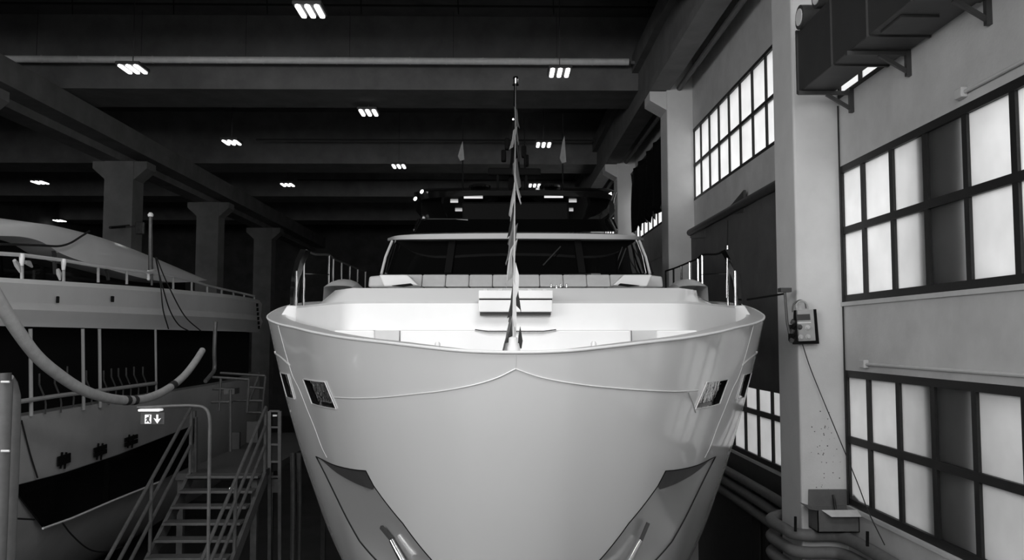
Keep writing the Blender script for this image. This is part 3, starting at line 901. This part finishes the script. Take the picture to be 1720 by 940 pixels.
# dark recessed window band
m = MB().grid([[Vector((xb(y) - .35, y, Hz(-1.1))) for y in ys2], [Vector((xb(y) - .35, y, Hz(.17))) for y in ys2]])
build(m, 'dark_band', BMAT, y2)
m = MB().grid([[Vector((xb(y) - .36, y, Hz(.16))) for y in ys2], [Vector((xb(y) + .0, y, Hz(.15))) for y in ys2]])
build(m, 'band_soffit', B2W2, y2)
lo = []
for h, ins in ((-1.08, .36), (-1.075, .02), (-1.12, 0), (-1.8, .0), (-2.8, .12), (-3.8, .7), (-4.9, 2.4)):
    lo.append([Vector((xb(y) - ins, y, Hz(h))) for y in ys2])
build(MB().grid(lo), 'lower_hull', B2W2, y2, smooth=True, sharp=50)
m = MB().grid([[Vector((xb(y) - .4, y, Hz(rimH(y) - .25))) for y in ys2], [Vector((-12.4, y, Hz(rimH(y) - .25))) for y in ys2]])
build(m, 'side_deck', B2W2, y2)
m = MB().grid([[Vector((-12.4, y, Hz(-4.9))) for y in ys2], [Vector((-12.6, y, Hz(rimH(y)))) for y in ys2]])
build(m, 'far_topsides', B2W2, y2)
# cabin: sweeping roof shell over dark glass
tp = [(0, 375), (40, 374), (80, 377), (130, 388), (170, 399), (215, 415), (250, 429), (300, 450), (345, 469)]
bt = [(0, 396), (40, 398), (70, 406), (100, 424), (130, 436), (190, 454), (250, 469), (300, 474), (345, 471)]
tpc = crom([PX(u, v, -7.5) for u, v in [(-130, 378)] + tp], 4)
btc = crom([PX(u, v, -7.4) for u, v in [(-130, 396)] + bt], 4)
mid = [a.lerp(b, .35) + Vector((.05, 0, 0)) for a, b in zip(tpc, btc)]
roofc = [p + Vector((-.9, 0, .12)) for p in tpc]; roofc2 = [Vector((-12, p.y, p.z)) for p in roofc]
und = [p + Vector((-.5, 0, -.02)) for p in btc]
build(MB().grid([und, btc, mid, tpc, roofc, roofc2]), 'cabin_roof', B2W, y2, smooth=True, sharp=60)
cg = MB().grid([[Vector((-7.9, p.y, Hz(.6))) for p in btc], [Vector((-7.9, p.y, p.z)) for p in btc]])
build(cg, 'cabin_glass', BGLASS, y2)
for u0, v0, u1, v1 in ((128, 427, 130, 441), (90, 415, 93, 460), (178, 448, 182, 470)):
    build(MB().bar(PX(u0, v0, -7.45), PX(u1, v1, -7.45), .05), 'cabin_strut', DARKG, y2)
build(MB().prism([PX(95, 417, -7.42), PX(128, 423, -7.42), PX(130, 429, -7.42), PX(96, 424, -7.42)], (-.05, 0, 0)), 'roof_flap', B2W, y2)
# railing on the second yacht
tops = []
for u, v0, v1 in ((37, 428, 470), (107, 437, 470), (165, 447, 471), (213, 453, 474), (255, 458, 476), (291, 464, 482), (322, 471, 487), (348, 479, 492), (372, 485, 497), (392, 489, 502), (410, 493, 507), (427, 497, 511)):
    X = -6.75 if u < 300 else -6.75 - .0045*(u - 300)
    a, b = PX(u, v1 + 3, X), PX(u, v0, X)
    build(MB().tube([a, b], .024, 8), 'rail_post', PANELG if u != 255 else GALV, y2, smooth=True); tops.append(b)
build(MB().tube([PX(-60, 422, -6.75)] + tops, .028, 8), 'hand_rail', B2W, y2, smooth=True)
for u, v in ((37, 432), (107, 440)):
    c_ = PX(u, v, -6.72); build(MB().lathe(c_, [(.026, -.12), (.034, -.06), (.042, .03), (.03, .05)], 10), 'padding_wrap', B2W, y2, smooth=True)
for u, v, du, dv in ((24, 437, 10, 20), (42, 440, 12, 8), (97, 452, 4, 18)):
    a = PX(u, v, -6.70); b = PX(u + du, v + dv, -6.70); build(MB().tube([a, a.lerp(b, .5) + Vector((0, 0, .02)), b], [.025, .04, .015], 8), 'rag', B2W2, y2, smooth=True)
# vertical bars across the dark band, and the low rail with bent stanchions
for u, v1 in ((52, 698), (140, 688), (168, 684), (262, 668)):
    X = XB + .03
    build(MB().tube([PX(u - 1, 552, X), PX(u + .5, v1, X)], .027 if u < 200 else .022, 8), 'band_post', B2W2, y2, smooth=True)
X = XB + .05
build(MB().tube([PX(20, 676, X), PX(100, 664, X), PX(180, 654, X), PX(262, 643, X)], .032, 8), 'low_rail', B2W2, y2, smooth=True)
for i, (u, dv) in enumerate(((66, 0), (92, -2), (113, -12), (145, -12), (174, -12), (187, -16), (199, -17), (212, -18), (225, -20), (240, -20))):
    sc_ = 1.0 if i < 3 else (.85 if i < 5 else .72)
    v = 627 + dv if i < 3 else 622 + (dv + 12)*.8
    pts = [PX(u, v, X), PX(u, v + 19*sc_, X), PX(u + 9*sc_, v + 40*sc_, X), PX(u + 11*sc_, v + 52*sc_, X), PX(u + 10*sc_, v + 68*sc_, X)]
    build(MB().tube(pts, .014, 6), 'bent_stanchion', GALV, y2, smooth=True)
# fittings on the topsides and hull window
for u, v, a_ in ((97, 503, .03), (189, 502, .05)):
    c_ = PX(u, v, XB + .05); build(MB().box(c_ - Vector((.02, a_*.6, .05)), c_ + Vector((.02, a_*.6, .05))), 'hull_vent', BMAT, y2, bevel=.01)
XH = XB + .006
P = [PX(30, 814, XH), PX(30, 829, XH), PX(75, 886, XH), PX(120, 868, XH), PX(190, 838, XH), PX(270, 806, XH), PX(330, 778, XH), PX(330, 712, XH), PX(200, 763, XH), PX(110, 793, XH)]
hw = build(MB().prism(P, (-.03, 0, 0)), 'hull_window', BGLASS, y2)
build(MB().tube([PX(72, 887, XH), PX(120, 870, XH), PX(190, 840, XH), PX(270, 808, XH)], .018, 6), 'window_edge', B2W, hw, smooth=True)
for u, v, s_ in ((107, 772, 1.0), (168, 757, 1.0), (220, 740, .8)):
    g_ = MB(); Xp = XB + .025
    for d in (-3.5, 3.5):
        g_.bar(PX(u + d + 1, v - 13*s_, Xp), PX(u + d - 2, v + 15*s_, Xp), .03, .02, (1, 0, 0))
    for d in (-5, 3):
        g_.bar(PX(u - 10, v + d + 4, Xp + .01), PX(u + 11, v + d - 3, Xp + .01), .07, .02, (1, 0, 0))
    build(g_, 'tape_cross', BMAT, y2)
for i in range(6):
    c_ = PX(432 + i*.6, 512 + i*7.5, -6.72 - .02*i); build(MB().tube([c_ + Vector((0, 0, .045)), c_ - Vector((0, 0, .045))], .03, 6), 'chain_link', BMAT, y2, smooth=True)
# tall pole on the deck
build(MB().tube([PX(253, 472, -6.85), PX(253, 362, -6.85)], [.05, .035], 10), 'deck_pole', GALV, y2, smooth=True)
build(MB().lathe(PX(253, 362, -6.85), [(.05, -.02), (.06, .02), (.03, .06)], 10), 'pole_light', B2W, y2, smooth=True)
for i in range(4):
    v = 468 - i*4
    build(MB().tube([PX(249, v, -6.8), PX(258, v - 2, -6.8)], .03, 6), 'rope_turn', B2W, y2, smooth=True)
# cradle for the second yacht
build(MB().box((-11.5, 8, 0), (-7.8, 26, .75)), 'support_cradle', DARKG, y2)

# loose cables over the second yacht
def cable(px, X, r, name, lab, cat, mt=RUB):
    pts = [PX(u, v, X if not isinstance(X, (list, tuple)) else X[i]) for i, (u, v) in enumerate(px)]
    o = build(MB().tube(crom(pts, 6), r, 8), name, mt, smooth=True); return tag(o, lab, cat)
cable([(150, 388), (136, 397), (118, 408), (100, 413), (70, 412), (0, 410), (-60, 412)], -7.3, .018, 'power_cable', 'black cable draped over cabin roof of the left yacht', 'cable')
for i, px in enumerate(([(261, 432), (270, 470), (285, 520), (300, 545), (318, 556)],
                        [(263, 432), (283, 480), (310, 530), (338, 556)],
                        [(262, 432), (270, 480), (274, 520), (283, 552)])):
    cable(px, [-7.2, -6.30, -6.30, -6.30, -6.30][:len(px)] , .012, 'hanging_cable', ('black cable hanging down left yacht side, ending lowest in middle', 'black cable hanging down left yacht side, furthest right of three', 'black cable hanging steepest down the left yacht side')[i], 'cable')
cable([(-30, 866), (20, 870), (58, 872)], -6.40, .012, 'loose_cable', 'thin cable at lower left leading to black hull window', 'cable')
cable([(105, 878), (120, 897), (150, 922), (180, 926), (205, 918)], -6.35, .012, 'loose_cable', 'thin cable sagging below the black hull window', 'cable')
cable([(36, 706), (50, 760), (63, 802)], -6.475, .012, 'loose_cable', 'thin dark line down hull beside the grey pipe', 'cable')
cable([(185, 382), (210, 380), (232, 376)], -13.0, .05, 'loose_cable', 'black cable crossing the first far column', 'cable')
# big flexible hose sagging in front of the second yacht
px = [(-330, 60), (-170, 250), (-40, 440), (-5, 500), (30, 556), (62, 598), (100, 630), (140, 655), (180, 668), (215, 672), (245, 669), (280, 654), (310, 630), (330, 604), (340, 588)]
pts = crom([PX(u, v, -5.6) for u, v in px], 5)
n_ = len(pts)
hose = thing('suction_hose', 'thick grey flexible hose sagging in front of left yacht', 'hose', pts[n_//2])
build(MB().tube(pts, [.085 - .025*i/n_ for i in range(n_)], 12), 'hose_body', HOSE, hose, smooth=True)
for k in (int(n_*.62), int(n_*.66), int(n_*.80)):
    build(MB().tube([pts[k], pts[k+1]], .085 - .025*k/n_ + .006, 12), 'hose_clamp', DARKG, hose, smooth=True)
# hanging drop hose
cable([(362, 540), (360, 590), (360, 620), (352, 632), (345, 640)], -5.0, .035, 'drop_hose', 'dark thin hose hanging between left yacht and scaffold', 'hose', GALV)
# grey pipe in the left foreground
t = thing('standing_pipe', 'thick grey pipe standing at left edge of picture', 'pipe', (-4.9, 8.6, 0))
yy = 8.6
a = PY(8, 640, yy); 
build(MB().tube([Vector((a.x, yy, 0)), a], .075, 14), 'pipe_body', HOSEP, t, smooth=True)
build(MB().tube([a, PY(8, 626, yy)], .06, 14), 'pipe_end', GALV, t, smooth=True)
b = PY(24, 665, yy + .25)
build(MB().tube([Vector((b.x, yy + .25, 0)), PY(24, 720, yy + .25), b, PY(19, 645, yy + .25), PY(13, 636, yy + .2)], .06, 12), 'sleeve', HOSEP, t, smooth=True)
for v in (757, 641): build(MB().tube([PY(2, v, yy - .09), PY(16, v, yy - .09)], .012, 6), 'clip', PIPEW, t)

# ================================================================== STAIR, PLATFORM, SCAFFOLD
yT = 13.0
tl = PY(322, 795, yT); tr = PY(441, 795, yT)
zT = tl.z; xl, xr = tl.x, tr.x
st = thing('steel_stair', 'grey steel stair with handrails leading up between the yachts', 'stair', ((xl + xr)/2, yT - 1.6, 0))
rise, run, nst = .165, .28, 12
for i in range(nst):
    y = yT - i*run; z = zT - i*rise
    build(MB().box((xl, y - .25, z - .035), (xr, y, z)), 'tread', GALV, st, bevel=.005)
yE, zE = yT - nst*run, zT - nst*rise
for x in (xl - .03, xr + .03):
    build(MB().bar((x, yT + .05, zT - .05), (x, yE, zE - .05), .05, .18), 'stringer', GALV, st)
for s, x in ((-1, xl - .03), (1, xr + .03)):
    for h in (.98, .70, .42):
        build(MB().tube([(x, yT, zT + h), (x, yE, zE + h)], .024, 8), 'stair_rail', GALV, st, smooth=True)
    for k in (.0, .42, .85):
        y = yT - nst*run*k; z = zT - nst*rise*k
        build(MB().tube([(x, y, z - .05), (x, y, z + .98)], .024, 8), 'rail_post', GALV, st, smooth=True)
# landing at the foot and legs
build(MB().box((xl - .02, yE - 1.4, zE - .12), (-2.85, yE + .05, zE - .04)), 'landing', GALV, st)
for x in (xl + .05, -2.95):
    for y in (yE - 1.3, yE - .1): build(MB().bar((x, y, 0), (x, y, zE - .12), .08), 'leg', GALV, st)
# upper platform
pf = thing('work_platform', 'dark steel work platform with pipe railings at stair head', 'platform', ((xl + xr)/2, 15, 0))
build(MB().box((xl - .25, yT + .02, zT - .10), (xr - .05, 18.5, zT)), 'deck_plate', DARKG, pf)
for x in (xl - .2, xr - .15):
    for y in (yT + .15, 18.3): build(MB().bar((x, y, 0), (x, y, zT - .1), .09), 'leg', GALV, pf)
for pa, pb, Y in (((357, 633), (418, 637), 16.5), ((370, 626), (446, 631), 17.5), ((357, 653), (390, 653), 16.5), ((355, 675), (390, 675), 16.5), ((390, 672), (442, 673), 17.5), ((420, 650), (444, 652), 17.5),
                  ((418, 637), (415, 692), 16.5), ((446, 631), (440, 692), 17.5), ((387, 654), (387, 760), 15.5), ((371, 634), (368, 690), 16.5), ((415, 692), (440, 693), 17.5), ((434, 632), (417, 678), 17.5)):
    build(MB().tube([PY(*pa, Y), PY(*pb, Y)], .026, 8), 'pipe_rail', GALV, pf, smooth=True)
for x_, vt in ((326, 690), (328, 700)):
    build(MB().bar(PY(x_ - 1, 800, 13.15), PY(x_ - 1, vt, 13.15), .07), 'gate_post', GALV, pf)
build(MB().box(PY(376, 652, 16.3), PY(402, 660, 16.6)), 'work_lamp', GALV, pf)
for u, v, w_, h_ in ((425, 725, 22, 36), (395, 740, 20, 30)):
    a = PY(u - w_/2, v + h_/2, 15.8); b = PY(u + w_/2, v - h_/2, 15.9); build(MB().box(a, b), 'kick_panel', DARKG, pf)
# ladder-like frame against the yacht
fr = thing('tool_trolley', 'narrow dark upright frame between stair and big yacht', 'frame', PY(461, 940, 13.6))
for u in (453, 470): build(MB().bar(PY(u, 690, 13.6), PY(u, 940, 13.6), .05), 'upright', GALV, fr)
for v in (690, 717, 746, 775, 800): build(MB().bar(PY(453, v, 13.6), PY(470, v, 13.6), .03), 'rung', GALV, fr)
build(MB().box(PY(455, 714, 13.62), PY(469, 692, 13.7)), 'black_box', BMAT, fr)
build(MB().box(PY(458, 699, 13.58), PY(466, 696, 13.61)), 'name_plate', PIPEW, fr)
build(MB().box(PY(454, 790, 13.62), PY(470, 776, 13.7)), 'black_box', BMAT, fr)
build(MB().box(PY(455, 827, 13.62), PY(470, 803, 13.7)), 'plate', GALV, fr)
for u, X_ in ((489, 13.9), (500, 14.2)):
    o = build(MB().tube([PY(u, 1100, X_), PY(u + 3, 850, X_), PY(u + 2, 760, X_)], .04, 8), 'support_prop', GALV, smooth=True)
    tag(o, ('slim grey prop beside the big yacht hull, nearer the frame', 'slim grey prop touching the big yacht hull shadow')[u > 495], 'prop')
# exit sign on a bent pipe
yx = 9.2
ex = thing('exit_sign', 'emergency exit sign hanging from bent pipe before the stair', 'sign', (PY(352, 940, yx).x, yx, zE - .04))
pp = [Vector((PY(352, 940, yx).x, yx, zE - .04)), PY(352.5, 712, yx), PY(351, 697, yx), PY(346, 687, yx), PY(336, 682, yx), PY(231, 684, yx)]
build(MB().tube([pp[0]] + crom(pp[1:], 4), .019, 10), 'bent_pipe', GALV, ex, smooth=True)
build(MB().box(PY(231, 691, yx - .06), PY(275, 685.5, yx + .06)), 'lamp_bar', SIGNW, ex, bevel=.01)
pan = build(MB().box(PY(236, 712, yx - .005), PY(277, 692, yx + .01)), 'sign_panel', DARKG, ex)
yq = yx - .02
build(MB().box(PY(243, 711, yq), PY(254.5, 696, yq + .008)), 'pictogram_door', SIGNW, pan)
def mark(px, nm, mt):
    build(MB().prism([PY(u, v, yq - .012) for u, v in px], (0, .008, 0)), nm, mt, pan)
mark([(249.5, 697), (251.5, 697), (251.5, 699.5), (249.5, 699.5)], 'runner_head', DARKG)
mark([(247, 700), (251, 700), (250, 705), (252.5, 709.5), (251, 710), (248, 706), (245.5, 709), (244, 708.5), (246.5, 704.5), (246.8, 702), (244.6, 704), (244, 703)], 'runner_body', DARKG)
mark([(262.5, 696), (265.5, 696), (265.5, 704), (270, 702), (264, 711), (258, 702), (262.5, 704)], 'arrow', SIGNW)
# tiny lit label on the stair rail
o = build(MB().box(PY(385, 821, 11.6), PY(394, 818, 11.65)), 'warning_light', SIGNW); tag(o, 'tiny white light strip on the right stair handrail', 'light')
# flood light on the far column
c_ = PY(240, 378, 28.5)
t = thing('column_floodlight', 'small pale work lamp beside the first far column', 'lamp', c_)
build(MB().box(c_ + Vector((-.25, -.05, -.3)), c_ + Vector((.05, .1, .1))), 'lamp_head', GALV, t, bevel=.03)
build(MB().bar(c_ + Vector((-.6, .1, -.05)), c_ + Vector((0, .1, 0)), .05), 'lamp_arm', DARKG, t)

# ================================================================== RIGHT WALL DETAILS
# air handling duct box on brackets
au = thing('air_duct_unit', 'large dark sheet metal duct box bracketed high on right wall', 'duct', (4.55, 10, Hz(3.17)))
x0, x1 = 4.26, 4.84
for ya, yb in ((10.72, 12.0), (8.6, 10.70), (5.6, 8.58)):
    build(MB().box((x0, ya, Hz(3.48)), (4.76 if ya > 10 else 4.985, yb, Hz(4.36))), 'duct_section', DUCT, au, bevel=.015)
for ya in (10.71, 8.59, 9.65, 11.95):
    build(MB().box((x0 - .025, ya - .02, Hz(3.46)), (4.76 if ya > 11 else 4.985, ya + .02, Hz(4.38))), 'flange', DUCT, au)
build(MB().box((x0 + .08, 9.0, Hz(3.455)), (x1 - .08, 9.5, Hz(3.485))), 'access_panel', DARKG, au)
for y in (11.86, 10.17, 8.46, 6.75):
    br = build(MB().bar((W - .03, y, Hz(3.17)), (W - .03, y, Hz(3.52)), .06), 'bracket_leg', DARKG, au)
    build(MB().bar((x0 - .04, y, Hz(3.45)), (W, y, Hz(3.45)), .05), 'bracket_arm', DARKG, br)
    build(MB().bar((4.62, y, Hz(3.43)), (W - .03, y, Hz(3.22)), .045), 'bracket_brace', DARKG, br)
for y, z in ((11.75, 4.5), (11.1, 4.55)):
    build(MB().tube([(x0 - .04, y, Hz(z)), (x0 + .25, y, Hz(z))], .17, 16), 'round_spigot', DARKG, au, smooth=True)
    build(MB().tube([(x0 - .05, y, Hz(z)), (x0 - .01, y, Hz(z))], .12, 16), 'spigot_ring', PIPEW, au, smooth=True)
# thin conduits with junction boxes
for h, ystart, lab in ((-.36, 11.6, 'conduit with junction box above the lower window'), (2.62, 8.95, 'conduit with junction box above the upper window')):
    t = thing('wall_conduit', lab, 'conduit', (W - .03, ystart, Hz(h)))
    build(MB().tube([(W - .03, ystart, Hz(h)), (W - .03, 4, Hz(h))], .022, 8), 'pipe', PLAST, t, smooth=True)
    build(MB().box((W - .075, ystart - .02, Hz(h) - .055), (W, ystart + .13, Hz(h) + .055)), 'junction_box', PLAST, t, bevel=.012)
o = build(MB().tube([(W - .02, 12.36, Hz(-2.6)), (W - .02, 12.36, Hz(3.4))], .012, 6), 'corner_cable', RUB, smooth=True); tag(o, 'thin dark cable in corner of pillar and window wall', 'cable')
# remote control pendant on the pillar
yp = 12.36
P0 = lambda u, v, d=0.: PY(u, v, yp - d)
rc = thing('control_pendant', 'crane control box with display and four knobs on pillar', 'control box', P0(1352, 578))
build(MB().prism([P0(1331, 578, .02), P0(1374, 577, .02), P0(1369, 519, .02), P0(1333, 521, .02)], (0, -.05, 0)), 'back_plate', BMAT, rc)
body = build(MB().prism([P0(1340, 573, .07), P0(1368, 572, .07), P0(1364, 519, .07), P0(1337, 521, .07)], (0, -.06, 0)), 'case', PANELG, rc, bevel=.01)
build(MB().prism([P0(1338, 538, .13), P0(1361, 537, .13), P0(1360, 527, .13), P0(1337, 528, .13)], (0, -.008, 0)), 'display', DARKG, body)
build(MB().prism([P0(1339, 543, .13), P0(1362, 542, .13), P0(1362, 540.5, .13), P0(1339, 541.5, .13)], (0, -.006, 0)), 'label_strip', PIPEW, body)
for u, v in ((1343, 549), (1356.5, 550), (1345, 566), (1357, 565.5)):
    c_ = P0(u, v, .13)
    build(MB().lathe(c_, [(.038, 0), (.038, .012), (.026, .014), (.026, .035), (.02, .04)], 14, (0, -1, 0)), 'knob', KNOB if u > 1344 else DARKG, body, smooth=True)
hd = [P0(1339, 521, .1), P0(1338, 511, .1), P0(1343, 506, .1), P0(1350, 506, .1), P0(1355, 511, .1), P0(1357, 520, .1)]
build(MB().tube(crom(hd, 4), .014, 8), 'handle', PANELG, rc, smooth=True)
hd = [P0(1331, 524, .06), P0(1333, 511, .06), P0(1344, 504, .06), P0(1352, 508, .06), P0(1354, 518, .06)]
build(MB().tube(crom(hd, 4), .012, 8), 'cable_loop', GALV, rc, smooth=True)
for i, (u, v) in enumerate(((1332, 540), (1333, 548), (1331, 556), (1332, 564), (1330, 571))):
    c_ = P0(u, v, .05); build(MB().lathe(c_, [(.03, -.035), (.036, 0), (.03, .03)], 8, (.3, -.4, .8)), 'plug', BMAT if i % 2 else GALV, rc, smooth=True)
build(MB().box(P0(1324, 572, .0), P0(1336, 545, .05)), 'plug_block', BMAT, rc)
# bracket pipe at the pillar corner
t = thing('corner_bracket', 'thin bracket pipe on pillar corner reaching toward the tarpaulin', 'pipe', PY(1318, 500, 12.5))
build(MB().tube([PY(1318, 487, 12.3), PY(1322, 540, 12.3), PY(1326, 560, 12.3)], .02, 8), 'vertical_pipe', GALV, t, smooth=True)
build(MB().tube([PY(1318, 493, 12.3), PY(1255, 503, 12.9)], .014, 8), 'cross_pipe', BMAT, t, smooth=True)
build(MB().box(PY(1312, 490, 12.25), PY(1324, 484, 12.4)), 'clamp', DARKG, t)
# cord from the pendant to the floor pipes
pts = [P0(1348, 578, .06), P0(1360, 615, .06), P0(1380, 665, .06), PY(1405, 725, 12.0), PY(1440, 810, 11.4), PY(1460, 862, 11.0), PY(1486, 915, 10.7)]
o = build(MB().tube(crom(pts, 6), .007, 6), 'pendant_cord', RUB, smooth=True); tag(o, 'thin cord slanting from control box down past the window', 'cord')
# lagged pipes that wrap round the pillar foot
hs = [(-2.78, .085), (-3.02, .085), (-3.26, .085)]
for i, (h, r) in enumerate(hs):
    z = Hz(h)
    path = [(4.83, 9.9 - .1*i, z), (4.83, 12.0, z), (4.75, 12.2, z), (4.6, 12.24, z), (4.35, 12.24, z), (4.18, 12.35, z), (4.16, 12.6, z), (4.16, 13.3, z), (4.4, 13.6, z), (4.7, 13.9, z), (4.76, 14.5, z), (4.76, 21.6, z)]
    o = build(MB().tube(crom(path, 4), r, 12), 'lagged_pipe', HOSEP, smooth=True)
    tag(o, ('topmost lagged pipe bending round the pillar foot', 'second lagged pipe bending round the pillar foot', 'lowest lagged pipe bending round the pillar foot')[i], 'pipe', 'lagged pipes round the pillar')
c_ = Vector((4.83, 9.88, Hz(-2.78)))
o = build(MB().tube([c_ + Vector((0, .14, 0)), c_, c_ + Vector((0, -.05, 0))], [.13, .13, .11], 16), 'pipe_flange', DARKG, smooth=True); tag(o, 'dark round flange on near end of topmost lagged pipe', 'flange')
for u, v, Y in ((1336, 880, 12.1), (1457, 905, 11.0)):
    o = build(MB().bar(PY(u, v - 13, Y), PY(u, v + 12, Y), .03), 'pipe_hanger', BMAT); tag(o, ('short black hanger rod at left of the cardboard box', 'short black hanger rod on wall right of the cardboard box')[u > 1400], 'rod')
# leaning boards behind in the second bay
for i, (u0, u1) in enumerate(((1238, 1250), (1256, 1264), (1268, 1290), (1296, 1318))):
    Y = 15.0 - .5*i*.3
    a = PX(u0, 850, W - .35); b = PX(u1, 850, W - .35)
    o = build(MB().prism([(W - .10, a.y, 0.0), (W - .10, b.y, 0.0), (W - .05, b.y, Hz(-2.95)), (W - .05, a.y, Hz(-2.95))], (.02, 0, 0)), 'leaning_board', WOOD)
    tag(o, ('dark board leaning on wall nearest the yacht hull', 'narrow dark board second from the yacht hull', 'wide dark board leaning below the low window', 'dark board leaning on wall next to the pillar')[i], 'board', 'boards leaning on the right wall')
# cardboard box with open flaps on the pipes
zb = Hz(-2.78) + .086
yb_f = 12.02
a = PY(1374, 890, yb_f); b = PY(1444, 890, yb_f)
cx0, cx1 = a.x, b.x; zt = zb + .30; yb_b = 12.38
# keep the box clear of the pillar face
bx = thing('cardboard_box', 'open cardboard box with flaps out on the pipes', 'box', ((cx0 + cx1)/2, 12.2, zb))
m = MB().box((cx0, yb_f, zb), (cx1, yb_f + .012, zt)).box((cx0, yb_b - .012, zb), (cx1, yb_b, zt)).box((cx0, yb_f, zb), (cx0 + .012, yb_b, zt)).box((cx1 - .012, yb_f, zb), (cx1, yb_b, zt)).box((cx0, yb_f, zb), (cx1, yb_b, zb + .012))
build(m, 'carton', CARD, bx)
def flap(q_, mt=CARD):
    build(MB().prism(q_, (0, .004, .006)), 'flap', mt, bx)
flap([(cx0, yb_b, zt), (cx1, yb_b, zt), (cx1 - .02, yb_b + .005, zt + .22), (cx0 + .01, yb_b + .005, zt + .22)])
flap([(cx0 + .06, yb_f, zt), (cx1, yb_f, zt), (cx1 + .03, yb_f - .14, zt - .06), (cx0 + .14, yb_f - .14, zt - .06)], CARDL)
flap([(cx0, yb_f, zt), (cx0, yb_b, zt), (cx0 - .14, yb_b - .06, zt + .05), (cx0 - .12, yb_f - .02, zt + .02)])
flap([(cx1, yb_f + .06, zt), (cx1, yb_b, zt), (cx1 + .06, yb_b - .05, zt + .17), (cx1 + .07, yb_f + .1, zt + .12)])
build(MB().tube(crom([P0(1399, 831, .05), P0(1401, 838, .08), P0(1403, 852, .1), P0(1406, 866, .15)], 4), .018, 8), 'cable_tail', RUB, bx, smooth=True)
# scuffs on the pillar: little chips of dark plaster
ch = MB()
for i in range(46):
    v = random.uniform(690, 830); u = 1385 + random.gauss(0, 12)
    if not 1352 < u < 1412: continue
    c_ = PY(u, v, 12.407); r_ = random.uniform(.003, .010)
    ch.prism([c_ + Vector((r_*math.cos(k*1.257)*random.uniform(.6, 1.3), 0, r_*math.sin(k*1.257))) for k in range(5)], (0, -.003, 0))
o = build(ch, 'plaster_chip', DARKG, wall_r); o['kind'] = 'stuff'
